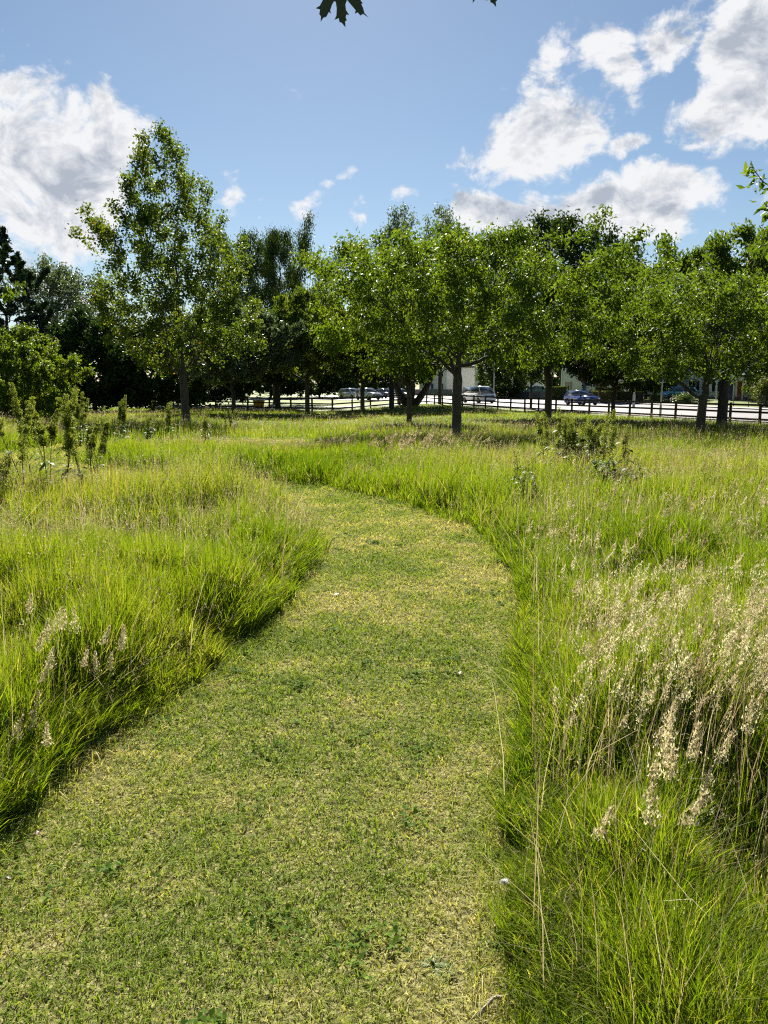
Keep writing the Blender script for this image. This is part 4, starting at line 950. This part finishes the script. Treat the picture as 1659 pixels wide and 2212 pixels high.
panel_fence('garden_fence', 'low slate grey fence in front of the white house behind the blue car', 2212, 2250, 25.6, 1.2, M['grey_fence'])
t0, t1 = sorted((t_for(1626, 24.9), t_for(1678, 24.9))); root = empty('garden_wall'); root.matrix_world = placed(24.9, t0); tag(root, 'low brown block wall at the corner of the road', 'wall')
MB().box(0, t1 - t0, -.12, .12, 0, 1.2).build('blockwork', M['brown_wall'], root); MB().box(-.02, t1 - t0 + .02, -.15, .15, 1.2, 1.27).build('coping', M['kerb'], root)
def railing(label, px0, px1, s, h, vstep, name='metal_railing'):
    t0, t1 = sorted((t_for(px0, s), t_for(px1, s))); root = empty(name); root.matrix_world = placed(s, t0); tag(root, label, 'railing'); W = t1 - t0
    n = max(1, round(W / 1.9))
    for i in range(n + 1): MB().cyl((W * i / n, 0, 0), (W * i / n, 0, h + .06), .035, k=8).build('post', M['black_metal'], root)
    mb = MB()
    for z in (.12, h * .55, h): mb.box(0, W, -.014, .014, z - .018, z + .018)
    mb.build('rail', M['black_metal'], root); mb = MB()
    k = int(W / vstep)
    for i in range(k): mb.cyl((W * (i + .5) / k, 0, .12), (W * (i + .5) / k, 0, h), .008, k=5, caps=False)
    mb.build('mesh_infill', M['black_metal'], root)
railing('black metal railing in front of the pale blue car', 2512, 2760, 24.9, 1.1, .45)
railing('thin dark mesh fence in front of the porch at the far right', 2765, 3060, 24.9, 1.25, .14, 'mesh_fence')
def bush(name, label, px, s, w, h, leaf, n=3500, L=.12, petals=None, cat='bush', npet=500):
    t = t_for(px, s); root = empty(name); root.matrix_world = placed(s, t); tag(root, label, cat)
    rs = np.random.default_rng(int(px)); d = rs.normal(0, 1, (n, 3)); d /= np.linalg.norm(d, axis=1, keepdims=True); r = rs.random(n) ** .35
    lob = 1 + .2 * np.sin(d[:, 0] * 5 + px) + .15 * np.sin(d[:, 1] * 7)
    P = d * (r * lob)[:, None] * np.array([w / 2, w / 2.4, h / 2]) + np.array([0, 0, h * .52]); P[:, 2] = np.abs(P[:, 2])
    mb = MB()
    for k in range(7): a = k * .9; mb.cyl((0, 0, 0), (math.cos(a) * w * .3, math.sin(a) * w * .25, h * .8), .025, .008, 6)
    mb.build('stem', M['bark_dark'], root)
    leaf_mesh('foliage', P, rs.normal(0, 1, (n, 3)), np.full(n, L) * rs.uniform(.6, 1.3, n), np.full(n, L * .6), rs.normal(.5, .2, n), M[leaf], root, True, rs=rs)
    if petals:
        d = rs.normal(0, 1, (npet, 3)); d /= np.linalg.norm(d, axis=1, keepdims=True)
        lob = 1 + .2 * np.sin(d[:, 0] * 5 + px) + .15 * np.sin(d[:, 1] * 7)
        P = d * (lob * 1.03)[:, None] * np.array([w / 2, w / 2.4, h / 2]) + np.array([0, 0, h * .52]); P[:, 2] = np.abs(P[:, 2])
        leaf_mesh('blossom', P, d, np.full(npet, .11), np.full(npet, .11), rs.random(npet), M[petals], root, True, rs=rs)
bush('rose_bush', 'rose bush with apricot and white flowers right of the lamp post', 1975, 24.8, 2.1, 1.25, 'leaf_mid', petals='rose')
bush('rose_bush', 'rose bush with white flowers beside the slate grey fence', 2003, 24.9, 1.6, 1.2, 'leaf_mid', petals='white_petal')
bush('garden_shrub', 'leafy shrub growing through the black railing below the pale blue car', 2680, 25.4, 2.4, 1.2, 'leaf_mid', petals='white_petal', npet=120)
bush('garden_shrub', 'small shrub left of the pale blue car behind the railing', 2570, 25.6, 1.6, 1.1, 'leaf_mid')
bush('garden_shrub', 'bright green rounded shrub at the far right behind the mesh fence', 3005, 28, 3.4, 2.9, 'leaf_hedge', 5000, .2)

# ---------------------------------------------------------------- houses
def window(mb_parent, x, z, w, h, y, cols=2, name='window'):
    fr = MB(); f = .07
    fr.box(x - w / 2, x + w / 2, y - .03, y + .05, z, z + f).box(x - w / 2, x + w / 2, y - .03, y + .05, z + h - f, z + h)
    for i in range(cols + 1):
        c = x - w / 2 + f / 2 + (w - f) * i / cols; fr.box(c - f / 2 + .002, c + f / 2 - .002, y - .028, y + .048, z + f, z + h - f)
    fo = fr.build(name, M['frame_white'], mb_parent)
    MB().box(x - w / 2 + .03, x + w / 2 - .03, y - .02, y + .012, z + .03, z + h - .03).build('pane', M['glass'], fo)
    MB().box(x - w / 2 - .06, x + w / 2 + .06, y - .02, y + .14, z - .09, z - .004).build('sill', M['kerb'], fo)
def house(label, t, s, W=11, porch=False, hgt=5.2, dz=0):
    # local x along the street, local +y faces the street (towards the viewer)
    m = placed(s, t, dz); root = empty('white_house'); root.matrix_world = m; tag(root, label, 'house')
    D = 7.5; MB().box(-W / 2, W / 2, -D, 0, -.3, hgt).build('wall', M['white_wall'], root)
    MB().box(-W / 2 - .02, W / 2 + .02, -D - .02, .02, -.35, .35).build('base_course', M['brown_wall'], root)
    mb = MB(); e = .45
    v = [mb.bm.verts.new(q) for q in ((-W / 2 - e, e, hgt), (W / 2 + e, e, hgt), (W / 2 + e, -D - e, hgt), (-W / 2 - e, -D - e, hgt), (-W / 2 + 2.2, -D / 2, hgt + 2.6), (W / 2 - 2.2, -D / 2, hgt + 2.6))]
    for f in ((0, 1, 5, 4), (1, 2, 5), (2, 3, 4, 5), (3, 0, 4), (3, 2, 1, 0)): mb.bm.faces.new([v[i] for i in f])
    rf = mb.build('roof', M['roof'], root)
    MB().box(-.45, .45, -D / 2 - .3, -D / 2 + .3, hgt + 2.2, hgt + 3.5).build('chimney', M['brown_wall'], rf)
    for xx in (-W * .32, W * .32):
        window(root, xx, .85, 2.0, 1.35, 0, 3); window(root, xx, 3.4, 1.8, 1.2, 0, 2)
    window(root, 0, 3.5, 1.0, 1.1, 0, 1)
    d = MB().box(-.5, .5, -.02, .05, .02, 2.1).build('door', M['door_red'] if porch else M['door_blue'], root); MB().box(-.4, -.34, .05, .09, 1.0, 1.12).build('handle', M['steel'], d)
    if porch:
        p = MB().prism([(-2.1, 2.25), (2.1, 2.25), (2.0, 2.75), (1.2, 3.15), (-1.2, 3.15), (-2.0, 2.75)], .06, 1.9).bevel(.04).build('porch', M['white_wall'], root)
        for xx in (-1.95, -.65, .65, 1.95): MB().box(xx - .06, xx + .06, 1.7, 1.82, 0, 2.25).build('porch_post', M['frame_white'], p)
        d = MB().box(.9, 1.75, .0, .06, .02, 2.05).build('door', M['door_blue'], root); MB().box(1.0, 1.05, .06, .1, 1.0, 1.1).build('handle', M['steel'], d)
    mb = MB(); mb.cyl((W / 2 - .3, .08, 0), (W / 2 - .3, .08, hgt), .05, k=8); mb.build('downpipe', M['frame_white'], root)
house('white house with a pale canopy porch and dark red door at the far right', t_for(2900, 35), 35, porch=True, W=11)
house('white house with a barred window behind the pale blue car', t_for(2640, 36), 36)
house('white house with tall windows behind the blue car', t_for(2290, 33), 33, W=12)
house('white house behind the long hedge, above the white van', t_for(1925, 33), 33, W=12)
house('white house behind the brown wall and dark green fence', t_for(1700, 31), 31, W=13)

# ---------------------------------------------------------------- docks and other meadow plants
def big_leaf(P, ax, L, W, rs, n=6, fold=.2, curl=.35):
    """one long wavy leaf as a strip"""
    ax = ax / np.linalg.norm(ax); sd = np.cross(ax, (0, 0, 1.0)); sd = sd / max(1e-6, np.linalg.norm(sd)); up = np.cross(sd, ax)
    V = []; ph = rs.uniform(0, 6)
    for i in range(n + 1):
        t = i / n; w = W * math.sin(math.pi * min(1, t * .92 + .06)) ** .75 * .5
        c = P + ax * L * t - np.array([0, 0, 1]) * curl * L * t * t; wv = .12 * W * math.sin(t * 9 + ph)
        V += [c - sd * w + up * (w * fold + wv), c, c + sd * w + up * (w * fold - wv)]
    Fc = []
    for i in range(n):
        a = i * 3; Fc += [(a, a + 1, a + 4), (a, a + 4, a + 3), (a + 1, a + 2, a + 5), (a + 1, a + 5, a + 4)]
    return np.array(V), np.array(Fc), np.full(len(V), rs.uniform(.1, .95))
def dock(label, u, v, h, nst, seed, spread=.35, dense=1.0, leafy=8, dist=None, tone=.0, lsize=.24, br=.07):
    p = gp(u, v) if dist is None else np.array([ux(u, dist), dist]); z = float(tz(*p)); rs = np.random.default_rng(seed)
    root = empty('dock_plant', (p[0], p[1], z)); tag(root, label, 'dock plant')
    for k in range(nst):
        hh = h * rs.uniform(.72, 1.0); a = rs.uniform(0, 6.28); ln = spread * rs.uniform(.3, 1)
        tip = np.array([math.cos(a) * ln * hh, math.sin(a) * ln * hh, hh]); fst = rs.uniform(.40, .55); wob = rs.uniform(0, .018) * hh; dr = rs.choice([0, 0, .06, .16])
        ob = rs.normal(0, br, 2)
        def pt(t): return np.array([ob[0], ob[1], 0.]) + np.array([tip[0] * t ** 1.4 + wob * math.sin(t * 7 + k), tip[1] * t ** 1.4 + wob * math.cos(t * 6 + k), tip[2] * (t - dr * t ** 4)])
        T = np.linspace(0, 1, 9); Pt = np.array([pt(t) for t in T]); d = np.diff(Pt, axis=0)
        V, Fc = tubes(Pt[:-1], Pt[1:], .008 * (1.15 - T[:-1]), .008 * (1.15 - T[1:]), d, d, 5)
        st = mesh_np('stem', V, Fc, M['dock_leaf'], {'tint': np.full(len(V), .4)}, parent=root)
        n = int(1000 * dense * hh); t = rs.uniform(fst, 1, n); P = np.array([pt(q) for q in t])
        nb = 6; bt = rs.uniform(fst, .86, nb); ba = rs.uniform(0, 6.28, nb); bl = rs.uniform(.05, .13, nb) * hh * (1.25 - bt)
        onb = rs.random(n) < .42; bj = rs.integers(0, nb, n); bq = rs.random(n)
        Pb = np.array([pt(bt[j]) for j in bj]) + np.stack([np.cos(ba[bj]) * bl[bj] * bq * .6, np.sin(ba[bj]) * bl[bj] * bq * .6, bl[bj] * bq], 1)
        P = np.where(onb[:, None], Pb, P); t = np.where(onb, .9, t)
        wh = .5 + .5 * np.abs(np.sin(t * 38 + k)); rad = (.06 * (1.18 - t) + .014) * wh * np.sqrt(rs.random(n)) * 1.25
        an = rs.uniform(0, 6.28, n); P += np.stack([np.cos(an) * rad, np.sin(an) * rad, rs.normal(0, .008, n)], 1)
        ax = np.stack([np.cos(an), np.sin(an), rs.uniform(-.2, .9, n)], 1)
        leaf_mesh('seed_spike', P, ax, rs.uniform(.012, .024, n), rs.uniform(.010, .019, n), rs.normal(.62 + tone, .22, n), M['dock_seed'], st, True, rs=rs)
        parts = []
        for j in range(leafy):
            q = rs.uniform(.05, .75); aa = rs.uniform(0, 6.28); L = lsize * (1.2 - q) * rs.uniform(.7, 1.3)
            parts.append(big_leaf(pt(q), np.array([math.cos(aa), math.sin(aa), rs.uniform(.1, .9)]), L, L * .28, rs, curl=rs.uniform(.3, .9)))
        V, Fc, Tt = join(parts); mesh_np('leaves', V, Fc, M['dock_leaf'], {'tint': Tt}, parent=root)
    return root
dock('tall seeding dock clump at the left, tallest of the docks', 118, 1085, 1.78, 9, 1, .42, 1.5, 5, br=.24, lsize=.26)
dock('seeding dock with two slanting spikes right of the tallest clump', 200, 1075, 1.5, 4, 2, .4, 1.6, 5, br=.1, lsize=.26)
dock('drooping dock stem at the left edge above the broad leaves', 15, 1110, .95, 2, 3, .45, 1.3, 7, lsize=.3)
dock('broad-leaved dock at the left edge with pale shiny leaves', 8, 1175, .5, 2, 4, .4, .6, 12, lsize=.36)
dock('dark dock clump in shade left of the tall maple', 175, 905, 1.7, 6, 5, .18, 1.5, 8, dist=21)
dock('dock clump with four upright spikes left of the maple trunk', 262, 900, 1.45, 5, 6, .15, 1.4, 8, dist=23)
dock('single dock spike just left of the maple trunk', 366, 900, 1.4, 3, 7, .1, 1.4, 8, dist=24)
dock('leafy dock below the maple, short and bushy', 320, 900, 1.0, 5, 8, .3, .6, 12, dist=25)
dock('dock clump in the open meadow on the right, left half', 1232, 1038, 1.32, 15, 9, .22, 1.0, 14, br=.30, lsize=.28)
dock('dock clump in the open meadow on the right, right half', 1300, 1045, 1.25, 10, 10, .22, 1.0, 15, br=.26, lsize=.28)
dock('broad-leaved dock at the foot of the right-hand dock clump', 1285, 1068, .85, 8, 11, .5, .2, 18, lsize=.36, br=.36)
dock('small upright dock alone in the right meadow', 1146, 1115, .95, 3, 12, .15, .5, 12, lsize=.3)
dock('small leafy dock in the shade of the big lime', 1168, 950, 1.0, 5, 13, .3, .2, 8, lsize=.35)
dock('leafy weed clump at the foot of the whitebeam', 500, 935, 1.1, 7, 14, .35, .5, 12)
dock('leafy weed clump left of the second bend of the path', 445, 965, 1.1, 6, 15, .3, .4, 12)
# upright broad leaves in the near grass
def weed(label, u, v, n, L, seed, up=.8, tone=None):
    p = gp(u, v); rs = np.random.default_rng(seed); root = empty('broad_leaf_weed', (p[0], p[1], float(tz(*p)))); tag(root, label, 'weed')
    parts = [big_leaf(np.array([0, 0, .004]), np.array([math.cos(a), math.sin(a), up * rs.uniform(.5, 1.2)]), L * rs.uniform(.7, 1.1), L * .3, rs, curl=.5) for a in (rs.uniform(0, 6.28) + 6.28 * k / n for k in range(n))]
    V, Fc, T = join(parts); mesh_np('leaves', V, Fc, M['dock_leaf'], {'tint': T}, parent=root)
    MB().cyl((0, 0, -.01), (0, 0, .02), .008, .004, 6).build('stem', M['dock_leaf'], root)
weed('bright broad-leaved weed on the right edge of the path near the viewer', 1075, 1862, 6, .075, 1, .4)
weed('flat rosette of bluish leaves on the path close to the bottom', 935, 2090, 9, .085, 2, .35)
weed('flat rosette of bluish leaves just below and right of the other rosette', 975, 2120, 7, .07, 3, .3)
weed('small leafy weed at the path edge beside the dry stick', 1055, 2055, 5, .06, 4, .7)
weed('upright bright dock leaf in the right grass', 1222, 1880, 3, .22, 5, 3.0)
weed('pale green leaf leaning out of the right grass over the path edge', 1135, 1690, 3, .16, 6, 1.5)
weed('leafy weed at the bottom edge right of the stick', 1215, 2205, 5, .12, 7, 1.4)
weed('small green rosette in the middle of the path', 640, 1680, 6, .06, 8, .3)
weed('small green rosette on the left part of the path', 330, 1650, 6, .07, 9, .3)
weed('small rosette on the left of the path near the bottom', 440, 1830, 6, .06, 10, .3)
weed('low dock rosette at the left grass edge', 385, 1480, 5, .12, 11, 1.0)
weed('low dock leaves where the left grass meets the path bend', 560, 1340, 5, .14, 12, 1.2)

# ---------------------------------------------------------------- buttercups, clover, litter
def petal_flower(mat, seed, h, r, n=5):
    rs = np.random.default_rng(seed); parts = []
    for k in range(n):
        a = 6.283 * k / n; d = np.array([math.cos(a), math.sin(a), .45]); s = np.array([-math.sin(a), math.cos(a), 0])
        c = np.array([0, 0, h]); V = np.array([c, c + d * r * .6 - s * r * .42, c + d * r, c + d * r * .6 + s * r * .42]); parts.append((V, np.array([(0, 1, 2), (0, 2, 3)]), np.full(4, rs.random())))
    V, Fc, T = join(parts); return V, Fc, T
V, Fc, T = petal_flower('yellow', 1, .5, .016); sv, sf, stt = blades(np.zeros((1, 3)), np.array([.5]), np.array([.003]), np.array([.02]), np.array([.4]), 1, az=np.array([0.]))
fl = mesh_np('buttercup', *join([(V, Fc, T)])[:2], M['yellow'], {'tint': T}); st = mesh_np('stem', sv, sf, M['grass'], {'tint': stt}, parent=fl)
tag(fl, 'yellow buttercup in the meadow beyond the bend of the path', 'buttercup', 'buttercups in the meadow beyond the path bend')
spots = []
random.seed(21)
while len(spots) < 130:
    u = random.gauss(590, 110) if random.random() < .8 else random.uniform(480, 900); v = random.uniform(1000, 1045) + (u - 590) * .12
    p = gp(u, v)
    if not in_path(p[:1], p[1:])[0] and 300 < u < 980: spots.append((p, 0))
k = 0
while k < 14:
    u = random.uniform(60, 440); v = random.uniform(1120, 1230); p = gp(u, v)
    if not in_path(p[:1], p[1:])[0]: spots.append((p, 1)); k += 1
for i, (p, w) in enumerate(spots):
    o = fl if i == 0 else copy_tree(fl)
    h = float(tall_height(p[:1], p[1:])[0]) * random.uniform(1.0, 1.3); sc = random.uniform(.9, 1.3)
    o.location = (p[0], p[1], float(tz(*p))); o.scale = (sc, sc, (h + .03) / .5); o.rotation_euler = (random.uniform(-.2, .2), random.uniform(-.2, .2), random.uniform(0, 6))
    if w: tag(o, 'yellow buttercup in the brownish grass of the left meadow', group='buttercups in the left meadow')
def clover(u, v, lb):
    p = gp(u, v); rs = np.random.default_rng(int(u)); root = empty('clover_flower', (p[0], p[1], float(tz(*p)))); tag(root, lb, 'flower')
    n = 60; d = rs.normal(0, 1, (n, 3)); d[:, 2] = np.abs(d[:, 2]); d /= np.linalg.norm(d, axis=1, keepdims=True)
    leaf_mesh('blossom', d * .003 + np.array([0, 0, .12]), d, np.full(n, .013), np.full(n, .005), rs.random(n), M['white_petal'], root, True, rs=rs)
    sv, sf, s3 = blades(np.zeros((1, 3)), np.array([.122]), np.array([.003]), np.array([.02]), np.array([.4]), 1); mesh_np('stem', sv, sf, M['grass'], {'tint': s3}, parent=root)
clover(72, 1735, 'white clover flower at the left grass edge near the bottom'); clover(878, 1225 + 400, 'tiny white clover flower in the middle of the path') if False else None
clover(1088, 1995, 'white clover flower at the right edge of the path')
# dry stick, bottom right of the path
pts = [gp(1030, 2215), gp(1065, 2190), gp(1095, 2172), gp(1112, 2150), gp(1128, 2130)]
Q = np.array([[p[0], p[1], float(tz(*p)) + .022 + .012 * math.sin(i * 1.7)] for i, p in enumerate(pts)]); d = np.diff(Q, axis=0); rr = np.array([.0042, .0040, .0036, .003, .002])
V, Fc = tubes(Q[:-1], Q[1:], rr[:-1], rr[1:], d, d, 7); root = empty('dry_stick', Q[0]); sk_ = mesh_np('branch', V - Q[0], Fc, M['stick'], smooth=True, parent=root)
tag(root, 'pale dry stick lying at the bottom right of the path', 'stick')
tw = Q[3] + np.array([[0, 0, 0], [-.012, .012, .008], [-.03, .02, .012]]); d = np.diff(tw, axis=0); V, Fc = tubes(tw[:-1], tw[1:], np.array([.002, .0015]), np.array([.0015, .001]), d, d, 5); mesh_np('side_twig', V - Q[0], Fc, M['stick'], parent=root)
# dead leaves on the path
for i, (u, v, L, lb) in enumerate([(1008, 1152, .09, 'dark curled leaf at the far right edge of the path bend'), (716, 1073, .07, 'dark twig-like leaf on the path before the bend'), (88, 1812, .035, 'grey dead leaf at the left grass edge'), (10, 1908, .03, 'reddish dead leaf at the left frame edge'), (1102, 1388, .10, 'pale dead leaf on the right of the path'), (735, 1290, .06, 'dark bits of leaf in the middle of the path'), (985, 1462, .05, 'pale dry stalk upright in the path')]):
    p = gp(u, v); rs = np.random.default_rng(i); root = empty('dead_leaf', (p[0], p[1], float(tz(*p)) + .02)); tag(root, lb, 'dead leaf')
    V, Fc, T = big_leaf(np.zeros(3), np.array([math.cos(i * 2.), math.sin(i * 2.), .25]), L, L * .5, rs, curl=.3); mesh_np('blade', V, Fc, M['litter'], {'tint': T * (0 if i in (0, 1, 5) else 1)}, parent=root)
    V, Fc, T = blades(np.zeros((1, 3)), np.array([.02]), np.array([.003]), np.array([.5]), np.array([.3]), 1); mesh_np('stalk', V, Fc, M['litter'], {'tint': T}, parent=root)

# ---------------------------------------------------------------- oak bough overhead
def oak():
    root = empty('oak_tree', (1.6, -3.2, 0)); tag(root, 'oak bough overhead of which only dark lobed leaf tips hang in at the top', 'oak bough')
    o = np.array([1.6, -3.2, 0.])
    chains = [([(1.6, -3.2, -.1), (1.6, -3.2, 1.2), (1.5, -3.1, 2.4), (1.35, -2.9, 3.4)], [.2, .17, .15, .1]),
              ([(1.5, -3.1, 2.4), (1.1, -1.8, 2.95), (.7, -.4, 3.2), (.3, 1.0, 3.1), (.0, 1.9, 2.95), (-.14, 2.2, 2.86)], [.09, .06, .04, .02, .008, .003]),
              ([(.3, 1.0, 3.1), (.35, 1.6, 3.0), (.32, 2.15, 2.86)], [.012, .006, .003])]
    Vs = []; Fs = []; k = 0
    for c, r in chains:
        c = np.array(c) - o; r = np.array(r); d = np.diff(c, axis=0); V, Fc = tubes(c[:-1], c[1:], r[:-1], r[1:], d, d, 8); Vs.append(V); Fs.append(Fc + k); k += len(V)
    mesh_np('trunk', np.concatenate(Vs), np.concatenate(Fs), M['bark'], smooth=True, parent=root)
    # outline of a lobed oak leaf hanging tip-down, units of the picture at 2.2 m
    half = [(252, -560), (262, -400), (300, -380), (330, -330), (390, -350), (345, -270), (300, -255), (290, -225), (340, -190), (400, -200), (440, -240), (430, -180), (480, -150), (430, -120), (380, -110), (310, -95), (300, -60),
            (300, 30), (335, 60), (362, 118), (370, 98), (402, 120), (418, 103), (462, 120), (428, 95), (422, 60), (440, 52), (414, 38), (420, 28), (404, 15), (385, -20)]
    out = [(238, -560), (262, -560), (264, -330), (300, -300), (350, -330), (410, -345), (385, -290), (430, -270), (370, -240), (330, -215), (272, -205), (270, -170), (300, -140), (340, -70), (368, -10), (380, 4), (376, -20), (398, -5), (405, 18), (420, 30), (408, 38), (424, 70), (430, 95), (462, 120), (420, 105), (402, 122), (385, 100), (360, 118), (366, 92), (345, 70), (300, 26),
           (290, 60), (295, 100), (318, 132), (298, 130), (292, 150), (300, 172), (288, 178), (290, 222), (262, 190), (245, 185), (240, 158), (208, 168), (222, 140), (225, 90), (218, 42), (205, 38), (190, 60), (176, 98), (182, 125), (166, 108), (145, 140), (122, 142), (100, 168), (104, 130), (90, 108), (98, 78), (62, 60), (95, 52), (118, 20), (135, -40), (165, -90), (230, -165), (228, -200), (175, -215), (120, -235), (80, -270), (125, -280), (100, -340), (150, -320), (210, -300), (234, -330)]
    def leafobj(cx, cyp, depth, rot, sc=1.0):
        px = 1200 + cx / 2.07375; py = cyp / 2.07375; u = px / 1.8228; v = py / 1.8228
        d = ray(u, v); P = np.array([0, 0, CAMZ]) + np.array(d) * (depth / d.y)
        s = depth / 3028 / 2.07375 * sc
        V = []; c, n = math.cos(rot), math.sin(rot)
        for (x, yv) in out:
            a = (x - 251) * s; b = -(yv - 222) * s; a, b = a * c - b * n, a * n + b * c
            V.append((a, .05 * b + .35 * a * a / .07, b))
        bm = bmesh.new(); vs = [bm.verts.new(q) for q in V]; f = bm.faces.new(vs); bmesh.ops.triangulate(bm, faces=[f], ngon_method='EAR_CLIP')
        g = bmesh.ops.extrude_face_region(bm, geom=list(bm.faces)); bmesh.ops.translate(bm, vec=(0, .0008, 0), verts=[q for q in g['geom'] if isinstance(q, bmesh.types.BMVert)])
        bmesh.ops.recalc_face_normals(bm, faces=bm.faces)
        me = bpy.data.meshes.new('leaf'); bm.to_mesh(me); bm.free(); at_ = me.attributes.new('tint', 'FLOAT', 'POINT'); at_.data.foreach_set('value', np.full(len(me.vertices), .5, np.float32)); me.materials.append(M['oak'])
        ob = bpy.data.objects.new('leaf', me); C.objects.link(ob); ob.parent = root; ob.location = P - o; return P
    leafobj(290, 222, 2.2, 0.0); leafobj(1525, 58, 2.15, .05, .9); leafobj(450, -30, 2.5, -.4, .9)
oak()
print('polys', sum(len(o.data.polygons) for o in bpy.data.objects if o.type == 'MESH'))
